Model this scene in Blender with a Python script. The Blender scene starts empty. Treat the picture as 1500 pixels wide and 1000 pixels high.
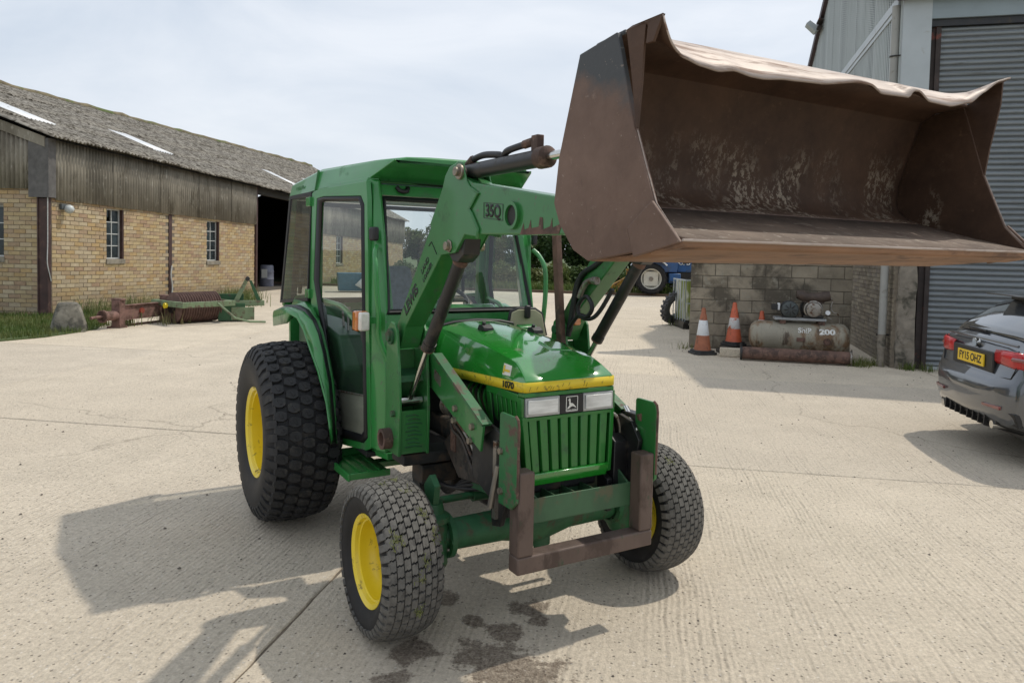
import bpy, bmesh, math, random
from mathutils import Matrix, Vector, Euler, noise as mnoise
PI = math.pi
rnd = random.Random(7)
sc = bpy.context.scene
COL = sc.collection

# ------------------------------------------------------------------ camera
F, YP, H = 1083.0, 417.0, 1.75
p = math.atan(4.2e-5*F); r = 0.0222
fw = Vector((0, math.cos(p), -math.sin(p))); up = Vector((0, math.sin(p), math.cos(p))); rt = Vector((1, 0, 0))
r2 = math.cos(r)*rt + math.sin(r)*up; u2 = -math.sin(r)*rt + math.cos(r)*up
cd = bpy.data.cameras.new('camera'); cam = bpy.data.objects.new('camera', cd); COL.objects.link(cam)
cam.matrix_world = Matrix(((r2.x, u2.x, -fw.x, 0), (r2.y, u2.y, -fw.y, 0), (r2.z, u2.z, -fw.z, H), (0, 0, 0, 1)))
cd.lens = F/1500*36; cd.sensor_width = 36; cd.shift_y = (YP-500)/1500
cd.clip_start = 0.05; cd.clip_end = 2000
sc.camera = cam

# ------------------------------------------------------------------ world, sun, exposure
SUN = Vector((0.565, 0.345, 1.0)).normalized()
w = bpy.data.worlds.new('World'); sc.world = w; w.use_nodes = True
nt = w.node_tree; nt.nodes.clear()
out = nt.nodes.new('ShaderNodeOutputWorld'); bg = nt.nodes.new('ShaderNodeBackground')
sky = nt.nodes.new('ShaderNodeTexSky'); sky.sky_type = 'NISHITA'; sky.sun_disc = False
sky.sun_elevation = math.asin(SUN.z); sky.sun_rotation = math.atan2(SUN.x, SUN.y)
sky.air_density = 1.2; sky.dust_density = 2.0
tc = nt.nodes.new('ShaderNodeTexCoord'); mp = nt.nodes.new('ShaderNodeMapping'); mp.inputs['Scale'].default_value = (1, 1, 2.6)
n1 = nt.nodes.new('ShaderNodeTexNoise'); n1.inputs['Scale'].default_value = 2.3; n1.inputs['Detail'].default_value = 7; n1.inputs['Roughness'].default_value = .55
n1.inputs['Distortion'].default_value = .6
cr = nt.nodes.new('ShaderNodeValToRGB')
cr.color_ramp.elements[0].position = .34; cr.color_ramp.elements[0].color = (5.8, 6.45, 7.35, 1)
cr.color_ramp.elements[1].position = .66; cr.color_ramp.elements[1].color = (7.7, 8.05, 8.6, 1)
mx = nt.nodes.new('ShaderNodeMix'); mx.data_type = 'RGBA'; mx.inputs[0].default_value = .88
nt.links.new(tc.outputs['Generated'], mp.inputs[0]); nt.links.new(mp.outputs[0], n1.inputs['Vector'])
nt.links.new(n1.outputs[0], cr.inputs[0]); nt.links.new(sky.outputs[0], mx.inputs[6]); nt.links.new(cr.outputs[0], mx.inputs[7])
nt.links.new(mx.outputs[2], bg.inputs[0]); bg.inputs[1].default_value = .094; nt.links.new(bg.outputs[0], out.inputs[0])
sl = bpy.data.lights.new('sun', 'SUN'); sl.energy = 2.0; sl.angle = math.radians(1.0); sl.color = (1, .93, .82)
so = bpy.data.objects.new('sun', sl); COL.objects.link(so); so.rotation_euler = SUN.to_track_quat('Z', 'Y').to_euler()
vs = sc.view_settings; vs.view_transform = 'Standard'; vs.look = 'None'; vs.exposure = .33; vs.gamma = 1; vs.use_curve_mapping = False

# ------------------------------------------------------------------ materials
def newmat(name):
    m = bpy.data.materials.new(name); m.use_nodes = True
    n = m.node_tree; b = n.nodes['Principled BSDF']
    return m, n, b
def node(n, t, **kw):
    x = n.nodes.new('ShaderNode'+t)
    for k, v in kw.items():
        if k.startswith('i_'): x.inputs[k[2:]].default_value = v
        else: setattr(x, k, v)
    return x
def mixc(n, fac, a, b, mode='MIX'):
    x = n.nodes.new('ShaderNodeMix'); x.data_type = 'RGBA'; x.blend_type = mode
    for s, v in ((0, fac), (6, a), (7, b)):
        if hasattr(v, 'is_output') or isinstance(v, bpy.types.NodeSocket): n.links.new(v, x.inputs[s])
        elif s == 0: x.inputs[0].default_value = v
        else: x.inputs[s].default_value = (*v, 1) if len(v) == 3 else v
    return x.outputs[2]
def ramp(n, fac, lo, hi, c0=(0, 0, 0), c1=(1, 1, 1)):
    if lo < 0 or hi > 1:
        q = node(n, 'MapRange'); q.clamp = True; q.inputs['From Min'].default_value = lo; q.inputs['From Max'].default_value = hi
        n.links.new(fac, q.inputs['Value']); fac = q.outputs[0]; lo, hi = 0, 1
    x = n.nodes.new('ShaderNodeValToRGB'); e = x.color_ramp.elements
    e[0].position = lo; e[1].position = hi; e[0].color = (*c0, 1); e[1].color = (*c1, 1)
    n.links.new(fac, x.inputs[0]); return x.outputs[0]
def noise(n, vec, scale, detail=5, rough=.6, dist=0):
    x = node(n, 'TexNoise', i_Scale=scale, i_Detail=detail, i_Roughness=rough, i_Distortion=dist)
    n.links.new(vec, x.inputs['Vector']); return x.outputs[0]
def mathn(n, op, a, b=None):
    x = n.nodes.new('ShaderNodeMath'); x.operation = op
    for i, v in enumerate((a, b)):
        if v is None: continue
        if isinstance(v, bpy.types.NodeSocket): n.links.new(v, x.inputs[i])
        else: x.inputs[i].default_value = v
    return x.outputs[0]
def mapping(n, vec, scale=(1, 1, 1), rot=(0, 0, 0)):
    x = node(n, 'Mapping'); x.inputs['Scale'].default_value = scale; x.inputs['Rotation'].default_value = rot
    n.links.new(vec, x.inputs[0]); return x.outputs[0]
def M(name, col, rough=.5, metal=0, var=.18, scale=7, bump=0, bscale=60, dirt=None, coat=0, rand=0, stretch=None, world=False, dirt2=None, spec=.5):
    m, n, b = newmat(name)
    vec = node(n, 'NewGeometry').outputs['Position'] if world else node(n, 'TexCoord').outputs['Object']
    if stretch: vec = mapping(n, vec, stretch)
    f = noise(n, vec, scale)
    c = mixc(n, ramp(n, f, .3, .7), [v*(1-var) for v in col], [min(1, v*(1+var)) for v in col])
    if rand:
        oi = node(n, 'ObjectInfo').outputs['Random']
        k = mathn(n, 'ADD', mathn(n, 'MULTIPLY', oi, 2*rand), 1-rand)
        c = mixc(n, 1.0, c, k, 'MULTIPLY')
    rr = rough
    for d in (dirt, dirt2):
        if d:
            dc, amt, ds = d[:3]
            f2 = noise(n, vec, ds, 8, .65, .3)
            mk = ramp(n, f2, .62-amt*.5, .72-amt*.5)
            c = mixc(n, mk, c, dc)
            r_ = mathn(n, 'ADD', mathn(n, 'MULTIPLY', mk, max(0, .75-rough)), rough) if d is dirt else None
            if r_ is not None: rr = r_
    n.links.new(c, b.inputs['Base Color'])
    if isinstance(rr, float) or isinstance(rr, int): b.inputs['Roughness'].default_value = rr
    else: n.links.new(rr, b.inputs['Roughness'])
    b.inputs['Metallic'].default_value = metal
    b.inputs['Specular IOR Level'].default_value = spec
    if coat: b.inputs['Coat Weight'].default_value = coat; b.inputs['Coat Roughness'].default_value = .05; b.inputs['Coat IOR'].default_value = 1.5 if coat < 1 else 1.75
    if bump:
        bp = node(n, 'Bump'); bp.inputs['Strength'].default_value = bump; bp.inputs['Distance'].default_value = .004
        n.links.new(noise(n, vec, bscale, 6), bp.inputs['Height']); n.links.new(bp.outputs[0], b.inputs['Normal'])
    return m
def glassmat(name, tint=(.86, .9, .88), film=.07, film_col=(.6, .62, .6), ior=1.5):
    m, n, b = newmat(name); n.nodes.remove(b); o = n.nodes['Material Output']
    t = node(n, 'BsdfTransparent'); t.inputs[0].default_value = (*tint, 1)
    g = node(n, 'BsdfGlossy'); g.inputs['Roughness'].default_value = .03; g.inputs[0].default_value = (1, 1, 1, 1)
    d = node(n, 'BsdfDiffuse'); d.inputs[0].default_value = (*film_col, 1)
    ge = node(n, 'NewGeometry'); dt = node(n, 'VectorMath', operation='DOT_PRODUCT'); n.links.new(ge.outputs['Normal'], dt.inputs[0]); n.links.new(ge.outputs['Incoming'], dt.inputs[1])
    om = mathn(n, 'SUBTRACT', 1.0, mathn(n, 'ABSOLUTE', dt.outputs['Value']))
    frv = mathn(n, 'MINIMUM', mathn(n, 'ADD', mathn(n, 'MULTIPLY', mathn(n, 'POWER', om, 5.0), .9), .055), 1.0)
    m0 = node(n, 'MixShader'); vec = node(n, 'TexCoord').outputs['Object']
    fk = mathn(n, 'MULTIPLY', ramp(n, noise(n, vec, 2.5, 6), .3, .75, (.45,)*3, (1.5,)*3), film)
    n.links.new(fk, m0.inputs[0]); n.links.new(t.outputs[0], m0.inputs[1]); n.links.new(d.outputs[0], m0.inputs[2])
    m1 = node(n, 'MixShader'); n.links.new(frv, m1.inputs[0]); n.links.new(m0.outputs[0], m1.inputs[1]); n.links.new(g.outputs[0], m1.inputs[2])
    n.links.new(m1.outputs[0], o.inputs[0]); return m

def concrete_mat():
    m, n, b = newmat('brushed_concrete')
    P = node(n, 'NewGeometry').outputs['Position']
    big = noise(n, P, .22, 4); mid = noise(n, P, 1.7, 6, .65); fine = mathn(n, 'ADD', mathn(n, 'MULTIPLY', noise(n, P, 34, 5, .75), .6), mathn(n, 'MULTIPLY', noise(n, P, 105, 3, .7), .4))
    c = mixc(n, ramp(n, big, .35, .68), (.555, .486, .388), (.648, .575, .468))
    c = mixc(n, ramp(n, mid, .35, .7), c, (.523, .462, .372))
    oi = node(n, 'ObjectInfo').outputs['Random']
    c = mixc(n, 1.0, c, ramp(n, oi, 0, 1, (.93, .93, .94), (1.06, 1.05, 1.03)), 'MULTIPLY')
    c = mixc(n, ramp(n, fine, .36, .64), mixc(n, 1.0, c, (.74, .73, .72), 'MULTIPLY'), mixc(n, 1.0, c, (1.18, 1.18, 1.17), 'MULTIPLY'))
    # grooves: brushed across the slab
    rot = mapping(n, P, (1, 1, 1), (0, 0, math.radians(9.9)))
    sx = node(n, 'SeparateXYZ'); wob = mathn(n, 'ADD', mathn(n, 'MULTIPLY', noise(n, P, .5, 2), .16), mathn(n, 'MULTIPLY', noise(n, P, 9, 3), .022))
    n.links.new(rot, sx.inputs[0])
    gx = mathn(n, 'ADD', sx.outputs[0], wob)
    wv = mathn(n, 'SINE', mathn(n, 'MULTIPLY', gx, 2*PI/.031))
    wv2 = mathn(n, 'SINE', mathn(n, 'MULTIPLY', gx, 2*PI/.051))
    wsum = mathn(n, 'ADD', wv, mathn(n, 'MULTIPLY', wv2, .7))
    gmask = ramp(n, noise(n, mapping(n, P, (2.6, .35, 1), (0, 0, math.radians(9.9))), 1.0, 5, .7), .38, .62, (.08,)*3, (1,)*3)
    grv = mathn(n, 'MULTIPLY', mathn(n, 'MULTIPLY', wsum, gmask), ramp(n, noise(n, P, 16, 4, .7), .36, .6, (.1,)*3, (1,)*3))
    gdark = ramp(n, mathn(n, 'MULTIPLY', grv, -1.0), .35, 1.5)
    c = mixc(n, mathn(n, 'MULTIPLY', gdark, .5), c, (.29, .25, .195))
    # exposed stones and pits
    vo = node(n, 'TexVoronoi', i_Scale=52.0, i_Randomness=1.0); n.links.new(P, vo.inputs['Vector'])
    sel = node(n, 'SeparateColor'); n.links.new(vo.outputs['Color'], sel.inputs[0])
    inside = ramp(n, vo.outputs['Distance'], .22, .34, (1, 1, 1), (0, 0, 0))
    dark = mathn(n, 'MULTIPLY', inside, ramp(n, sel.outputs[0], .80, .83))
    lite = mathn(n, 'MULTIPLY', inside, ramp(n, sel.outputs[1], .86, .9))
    c = mixc(n, mathn(n, 'MULTIPLY', dark, .7), c, (.15, .13, .11)); c = mixc(n, mathn(n, 'MULTIPLY', lite, .65), c, (.70, .65, .58))
    # cracks: voronoi edges, only in patches
    wp = node(n, 'VectorMath', operation='ADD'); nv = node(n, 'TexNoise', i_Scale=2.2, i_Detail=6.0)
    n.links.new(P, nv.inputs['Vector']); sc_ = node(n, 'VectorMath', operation='SCALE'); sc_.inputs['Scale'].default_value = .55
    n.links.new(nv.outputs['Color'], sc_.inputs[0]); n.links.new(P, wp.inputs[0]); n.links.new(sc_.outputs[0], wp.inputs[1])
    ve = node(n, 'TexVoronoi', feature='DISTANCE_TO_EDGE', i_Scale=.21); n.links.new(wp.outputs[0], ve.inputs['Vector'])
    ck = mathn(n, 'MULTIPLY', ramp(n, ve.outputs['Distance'], .0008, .0026, (1, 1, 1), (0, 0, 0)), ramp(n, noise(n, P, .33, 2), .50, .56))
    c = mixc(n, mathn(n, 'MULTIPLY', ck, .45), c, (.15, .125, .095))
    # oily wet spots in front of the tractor
    st = None
    for (x, y, rad) in ((-.41, 3.14, .13), (-.45, 2.9, .12), (-.06, 3.10, .20), (.06, 2.92, .30), (.0, 3.32, .11), (.12, 3.56, .12), (-.14, 3.42, .07), (-.31, 3.64, .10), (.16, 3.44, .06), (-.02, 2.72, .28), (-.62, 2.75, .12)):
        dv = node(n, 'VectorMath', operation='DISTANCE'); n.links.new(P, dv.inputs[0]); dv.inputs[1].default_value = (x, y, 0)
        e = mathn(n, 'DIVIDE', dv.outputs['Value'], rad)
        st = e if st is None else mathn(n, 'MINIMUM', st, e)
    st = mathn(n, 'ADD', st, mathn(n, 'MULTIPLY', mathn(n, 'SUBTRACT', noise(n, P, 9, 6, .75), .5), 2.6))
    sm = ramp(n, st, .62, .86, (1, 1, 1), (0, 0, 0))
    c = mixc(n, mathn(n, 'MULTIPLY', sm, ramp(n, fine, .38, .60, (.92,)*3, (.5,)*3)), c, (.10, .072, .052))
    n.links.new(c, b.inputs['Base Color']); b.inputs['Roughness'].default_value = .88; b.inputs['Specular IOR Level'].default_value = .25
    hsum = mathn(n, 'ADD', mathn(n, 'MULTIPLY', grv, .55), mathn(n, 'ADD', mathn(n, 'MULTIPLY', fine, 2.6), mathn(n, 'MULTIPLY', dark, -1.0)))
    bp = node(n, 'Bump'); bp.inputs['Strength'].default_value = .9; bp.inputs['Distance'].default_value = .006
    n.links.new(hsum, bp.inputs['Height']); n.links.new(bp.outputs[0], b.inputs['Normal'])
    return m

def brickmat(name, island, cols, mort=(.3, .27, .22)):
    m, n, b = newmat(name)
    rv = node(n, 'NewGeometry').outputs['Random Per Island'] if island else node(n, 'ObjectInfo').outputs['Random']
    x = n.nodes.new('ShaderNodeValToRGB'); x.color_ramp.interpolation = 'CONSTANT'; e = x.color_ramp.elements
    e[0].position = 0; e[0].color = (*cols[0], 1); e[1].position = 1/len(cols); e[1].color = (*cols[1], 1)
    for i in range(2, len(cols)): q = e.new(i/len(cols)); q.color = (*cols[i], 1)
    n.links.new(rv, x.inputs[0])
    P = node(n, 'NewGeometry').outputs['Position']
    c = mixc(n, ramp(n, noise(n, P, 9, 6, .7), .35, .7), mixc(n, 1.0, x.outputs[0], (.78, .76, .74), 'MULTIPLY'), x.outputs[0])
    c = mixc(n, mathn(n, 'MULTIPLY', ramp(n, noise(n, mapping(n, P, (1, 1, .35)), 1.1, 5, .65), .55, .75), .35), c, (.22, .185, .135))
    sx = node(n, 'SeparateXYZ'); n.links.new(P, sx.inputs[0])
    low = ramp(n, mathn(n, 'ADD', sx.outputs[2], mathn(n, 'MULTIPLY', noise(n, P, 2.5, 5), .9)), .55, 1.15, (1, 1, 1), (0, 0, 0))
    c = mixc(n, mathn(n, 'MULTIPLY', low, .42), c, (.20, .175, .135))
    n.links.new(c, b.inputs['Base Color']); b.inputs['Roughness'].default_value = .9; b.inputs['Specular IOR Level'].default_value = .2
    bp = node(n, 'Bump'); bp.inputs['Strength'].default_value = .4; bp.inputs['Distance'].default_value = .006
    n.links.new(noise(n, P, 40, 5), bp.inputs['Height']); n.links.new(bp.outputs[0], b.inputs['Normal'])
    return m

def leafmat(name, c0, c1, c2=None):
    m, n, b = newmat(name)
    g = node(n, 'NewGeometry'); rv = g.outputs['Random Per Island']
    c = mixc(n, rv, c0, c1)
    if c2: c = mixc(n, ramp(n, noise(n, g.outputs['Position'], .9, 3), .45, .65), c, c2)
    n.links.new(c, b.inputs['Base Color']); b.inputs['Roughness'].default_value = .65; b.inputs['Specular IOR Level'].default_value = .3
    o = n.nodes['Material Output']; t = node(n, 'BsdfTranslucent'); n.links.new(c, t.inputs[0])
    ms = node(n, 'MixShader'); ms.inputs[0].default_value = .25
    n.links.new(b.outputs[0], ms.inputs[1]); n.links.new(t.outputs[0], ms.inputs[2]); n.links.new(ms.outputs[0], o.inputs[0])
    return m

MUD = (.16, .125, .085)
m_hood = M('hood_green_paint', (.017, .218, .022), .16, var=.04, scale=3, coat=1.0, dirt=((.12, .16, .07), .02, 9))
m_cab = M('cab_green_paint', (.029, .212, .046), .32, var=.08, scale=4, coat=.4, dirt=((.05, .16, .06), .04, 5), dirt2=((.06, .12, .06), .05, 34))
m_grille = M('grille_green_paint', (.016, .158, .022), .34, var=.10, scale=8, coat=.3, dirt=((.03, .11, .035), .10, 12))
m_load = M('loader_green_paint', (.027, .162, .039), .36, var=.10, scale=5, coat=.25, dirt=((.045, .11, .05), .08, 7), dirt2=((.085, .075, .05), .03, 42))
m_loadworn = M('worn_loader_green_paint', (.024, .135, .044), .45, var=.15, scale=6, dirt=((.11, .065, .05), .20, 13), dirt2=((.06, .10, .05), .14, 24))
m_axle = M('dirty_axle_green_paint', (.018, .098, .036), .55, var=.25, scale=9, dirt=((.06, .065, .035), .16, 12), bump=.3)
m_trayg = M('faded_tray_green_paint', (.045, .115, .055), .5, var=.2, scale=6, dirt=((.10, .105, .06), .20, 14), stretch=(1, 1, .6))
m_yel = M('yellow_paint', (.80, .60, .02), .35, var=.05, scale=5, coat=.3, dirt=((.10, .075, .03), .05, 14))
m_stripe = M('yellow_stripe_vinyl', (.74, .56, .03), .4, var=.04, dirt=((.13, .11, .04), .10, 24))
m_tyre = M('black_tyre_rubber', (.013, .013, .014), .62, var=.3, scale=12, bump=.25, dirt=((.05, .045, .04), .08, 6), spec=.35)
m_tread = M('dusty_tread_rubber', (.128, .122, .11), .8, var=.28, scale=24, bump=.4, bscale=120, dirt=((.08, .076, .07), .16, 30), spec=.2)
m_lug = M('rear_tread_rubber', (.026, .026, .027), .66, var=.35, scale=14, bump=.35, bscale=90, dirt=((.05, .047, .042), .18, 16), spec=.35)
m_blk = M('black_paint', (.014, .014, .015), .42, var=.3, scale=8, dirt=((.05, .042, .034), .14, 10))
m_eng = M('grimy_engine_black', (.016, .017, .016), .6, var=.5, scale=10, dirt=((.06, .042, .028), .26, 8), bump=.3)
m_brn = M('brown_greasy_plate', (.055, .044, .035), .6, var=.35, scale=8, dirt=((.022, .02, .018), .25, 9), dirt2=((.11, .065, .045), .10, 18), bump=.3)
m_rubber = M('black_rubber_seal', (.012, .012, .014), .5, var=.2)
m_chrome = M('chromed_steel_rod', (.62, .61, .58), .16, 1.0, var=.08)
m_steel = M('worn_steel', (.30, .28, .25), .42, .8, var=.2, dirt=((.14, .08, .05), .2, 16))
m_bolt = M('dull_bolt_steel', (.28, .24, .19), .45, .7, var=.3, scale=40)
m_rust = M('rusty_brown_steel', (.135, .075, .055), .75, var=.3, scale=9, bump=.3, dirt=((.065, .038, .028), .3, 7), dirt2=((.18, .11, .08), .12, 25))
m_frame = M('worn_brown_bumper_steel', (.125, .088, .072), .6, .2, var=.2, scale=6, bump=.25, dirt=((.085, .058, .046), .22, 9), dirt2=((.04, .075, .04), .06, 16), stretch=(1, 1, .5))
m_reflpane = M('painted_ground_reflection', (.34, .32, .26), .35, var=.12, scale=6, stretch=(1, 1, 6))  # grey-brown colour stands for ground reflected in the door glass
m_orange = M('orange_lens', (.62, .17, .015), .2, var=.1, coat=1)
m_clear = M('clear_lens', (.72, .68, .62), .12, var=.15, scale=30, coat=1)
m_lampg = M('headlamp_glass_painted_glare', (.70, .71, .70), .2, var=.28, scale=11, coat=.6, stretch=(1, .5, 3))  # mottled white paints the bright reflections of the clear lens
m_int = M('black_cab_plastic', (.014, .015, .015), .55, var=.2)
m_console = M('dark_green_console', (.02, .075, .03), .45, var=.15)
m_seat = M('grey_seat_fabric', (.16, .18, .20), .8, var=.25, scale=25)
m_mirror = M('cream_mirror_back', (.42, .40, .27), .35, var=.15, scale=10)
m_text = M('black_lettering', (.012, .016, .014), .5, var=.2)
m_white = M('white_lettering', (.75, .75, .72), .5, var=.1)
m_label = M('white_sticker', (.72, .72, .68), .5, var=.05)
m_glass = glassmat('cab_glass', (.90, .94, .93), .03)
m_glassd = glassmat('dusty_quarter_glass', (.55, .60, .58), .16, (.35, .38, .36))

def bucket_out():
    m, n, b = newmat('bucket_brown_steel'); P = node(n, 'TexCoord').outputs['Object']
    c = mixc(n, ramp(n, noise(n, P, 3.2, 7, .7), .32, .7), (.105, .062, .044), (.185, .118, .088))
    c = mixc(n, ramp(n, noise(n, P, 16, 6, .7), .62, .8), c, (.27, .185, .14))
    c = mixc(n, mathn(n, 'MULTIPLY', ramp(n, noise(n, mapping(n, P, (1, 1, .4)), 11, 6, .7), .6, .72), .8), c, (.075, .045, .032))
    sx = node(n, 'SeparateXYZ'); n.links.new(P, sx.inputs[0])
    # old dark grey paint left on the upper back corner
    g = mathn(n, 'SUBTRACT', mathn(n, 'MULTIPLY', sx.outputs[2], 1.0), mathn(n, 'MULTIPLY', sx.outputs[0], -.35))
    g = mathn(n, 'ADD', g, mathn(n, 'MULTIPLY', noise(n, P, 9, 5, .7), .16))
    c = mixc(n, mathn(n, 'MULTIPLY', ramp(n, g, 3.36, 3.42), ramp(n, mathn(n, 'MULTIPLY', sx.outputs[1], -1.0), .5, .6)), c, (.060, .064, .068))
    scr = noise(n, mapping(n, P, (1, 1, 1)), 48, 3, .8)
    c = mixc(n, mathn(n, 'MULTIPLY', ramp(n, scr, .66, .72), .6), c, (.34, .27, .22))
    n.links.new(c, b.inputs['Base Color']); b.inputs['Roughness'].default_value = .62; b.inputs['Metallic'].default_value = .15
    bp = node(n, 'Bump'); bp.inputs['Strength'].default_value = .35; bp.inputs['Distance'].default_value = .004
    n.links.new(noise(n, P, 28, 7, .7), bp.inputs['Height']); n.links.new(bp.outputs[0], b.inputs['Normal'])
    return m
def bucket_in():
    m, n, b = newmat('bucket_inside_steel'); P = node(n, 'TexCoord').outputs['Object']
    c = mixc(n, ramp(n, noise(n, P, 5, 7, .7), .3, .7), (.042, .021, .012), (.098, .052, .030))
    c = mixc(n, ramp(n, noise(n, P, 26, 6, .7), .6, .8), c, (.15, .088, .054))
    # dried pale mud smears low on the back wall, in vertical dabs
    sx = node(n, 'SeparateXYZ'); n.links.new(P, sx.inputs[0])
    band = mathn(n, 'MULTIPLY', ramp(n, sx.outputs[2], 1.84, 1.88), ramp(n, sx.outputs[2], 2.02, 2.15, (1, 1, 1), (0, 0, 0)))
    dab = ramp(n, noise(n, mapping(n, P, (1, 1, .55)), 4.6, 3, .5), .47, .58)
    spk = ramp(n, noise(n, mapping(n, P, (1, 1, .7)), 46, 7, .78), .51, .555)
    mk = mathn(n, 'MULTIPLY', mathn(n, 'MULTIPLY', band, dab), spk)
    c = mixc(n, mathn(n, 'MULTIPLY', mk, .8), c, (.36, .30, .23))
    n.links.new(c, b.inputs['Base Color']); b.inputs['Roughness'].default_value = .7; b.inputs['Metallic'].default_value = .1
    bp = node(n, 'Bump'); bp.inputs['Strength'].default_value = .4; bp.inputs['Distance'].default_value = .004
    n.links.new(noise(n, P, 30, 7, .7), bp.inputs['Height']); n.links.new(bp.outputs[0], b.inputs['Normal'])
    return m
m_bout = bucket_out(); m_bin = bucket_in()
m_bfl = M('bucket_floor_dusty_steel', (.145, .100, .070), .75, var=.28, scale=7, dirt=((.10, .062, .042), .16, 9), dirt2=((.29, .235, .18), .10, 30), bump=.35)
m_blip = M('scuffed_bright_steel', (.35, .29, .25), .55, .2, var=.22, scale=9, dirt=((.24, .16, .12), .20, 11), dirt2=((.16, .10, .075), .10, 16), stretch=(2, .22, 2), bump=.25)
m_bund = M('rust_orange_underside', (.22, .118, .064), .7, var=.3, scale=7, dirt=((.12, .065, .04), .2, 12), stretch=(1, .4, 1))

# ------------------------------------------------------------------ mesh helpers
class MB:
    def __init__(s): s.v = []; s.f = []; s.m = []
    def add(s, vs, fs, mi=0):
        o = len(s.v); s.v += [tuple(v) for v in vs]
        for f in fs: s.f.append([o+i for i in f]); s.m.append(mi)
        return s
    def hexa(s, b, t, mi=0):   # four bottom pts, four top pts
        n = len(b)
        s.add(list(b)+list(t), [list(range(n))[::-1], [n+i for i in range(n)]]+[[i, (i+1) % n, n+(i+1) % n, n+i] for i in range(n)], mi); return s
    def box(s, x0, x1, y0, y1, z0, z1, mi=0):
        return s.hexa([(x0, y0, z0), (x1, y0, z0), (x1, y1, z0), (x0, y1, z0)], [(x0, y0, z1), (x1, y0, z1), (x1, y1, z1), (x0, y1, z1)], mi)
    def prism(s, pts, ax, a, b, mi=0):
        def mk(u, v, t): return {'x': (t, u, v), 'y': (u, t, v), 'z': (u, v, t)}[ax]
        return s.hexa([mk(u, v, a) for u, v in pts], [mk(u, v, b) for u, v in pts], mi)
    def cyl(s, p0, p1, r0, r1=None, n=16, mi=0, cap=True):
        r1 = r0 if r1 is None else r1
        return s.lathe([(r0, 0), (r1, (Vector(p1)-Vector(p0)).length)], p0, Vector(p1)-Vector(p0), n, mi, cap)
    def lathe(s, prof, org, d, n=24, mi=0, cap=False):
        d = Vector(d).normalized(); org = Vector(org)
        a = d.orthogonal().normalized(); b = d.cross(a)
        vs = []
        for (rr, h) in prof:
            for k in range(n):
                t = 2*PI*k/n; vs.append(org+d*h+(a*math.cos(t)+b*math.sin(t))*rr)
        fs = []
        for i in range(len(prof)-1):
            for k in range(n): k2 = (k+1) % n; fs.append([i*n+k, i*n+k2, (i+1)*n+k2, (i+1)*n+k])
        if cap: fs.append(list(range(n))[::-1]); fs.append([(len(prof)-1)*n+k for k in range(n)])
        return s.add(vs, fs, mi)
    def tube(s, pts, r, n=10, mi=0, rad=None):
        pts = [Vector(q) for q in pts]; vs = []; prev = None
        for i, q in enumerate(pts):
            t = (pts[min(i+1, len(pts)-1)]-pts[max(i-1, 0)]).normalized()
            a = (prev - t*prev.dot(t)).normalized() if prev is not None and (prev - t*prev.dot(t)).length > 1e-6 else t.orthogonal().normalized()
            prev = a; b = t.cross(a); rr = rad[i] if rad else r
            for k in range(n): vs.append(q+(a*math.cos(2*PI*k/n)+b*math.sin(2*PI*k/n))*rr)
        fs = [[i*n+k, i*n+(k+1) % n, (i+1)*n+(k+1) % n, (i+1)*n+k] for i in range(len(pts)-1) for k in range(n)]
        fs += [list(range(n))[::-1], [(len(pts)-1)*n+k for k in range(n)]]
        return s.add(vs, fs, mi)
    def grid(s, rows, mi=0, close=False):
        n = len(rows[0]); vs = [q for rw in rows for q in rw]; fs = []
        for i in range(len(rows)-1):
            for k in range(n if close else n-1): fs.append([i*n+k, i*n+(k+1) % n, (i+1)*n+(k+1) % n, (i+1)*n+k])
        return s.add(vs, fs, mi)
    def strip(s, path, wdir, width, th, mi=0):
        pass
    def mesh(s, name, mats, smooth=30, fix=True):
        me = bpy.data.meshes.new(name); me.from_pydata(s.v, [], s.f)
        for mm in (mats if isinstance(mats, (list, tuple)) else [mats]): me.materials.append(mm)
        me.polygons.foreach_set('material_index', s.m)
        if fix:
            bm = bmesh.new(); bm.from_mesh(me); bmesh.ops.recalc_face_normals(bm, faces=bm.faces); bm.to_mesh(me); bm.free()
        if smooth:
            me.polygons.foreach_set('use_smooth', [True]*len(me.polygons)); me.set_sharp_from_angle(angle=math.radians(smooth))
        me.update(); return me
def spline(pts, k=6):
    pts = [Vector(q) for q in pts]; o = []
    for i in range(len(pts)-1):
        a, b, c, d = pts[max(i-1, 0)], pts[i], pts[i+1], pts[min(i+2, len(pts)-1)]
        for j in range(k):
            t = j/k; o.append(.5*((2*b)+(c-a)*t+(2*a-5*b+4*c-d)*t*t+(3*b-a-3*c+d)*t**3))
    return o+[pts[-1]]
def obj(name, mb, mats, parent=None, bevel=0, smooth=30, fix=True, loc=None, solid=0, bseg=2):
    me = mb if isinstance(mb, bpy.types.Mesh) else mb.mesh(name, mats, smooth, fix)
    o = bpy.data.objects.new(name, me); COL.objects.link(o)
    if parent: o.parent = parent
    if loc is not None: o.location = loc
    if solid:
        sm = o.modifiers.new('solid', 'SOLIDIFY'); sm.thickness = solid; sm.offset = 0
        if len(o.data.materials) > 1: sm.material_offset = 1
    if bevel:
        bv = o.modifiers.new('bevel', 'BEVEL'); bv.width = bevel; bv.segments = bseg; bv.limit_method = 'ANGLE'; bv.angle_limit = math.radians(40)
    return o
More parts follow.
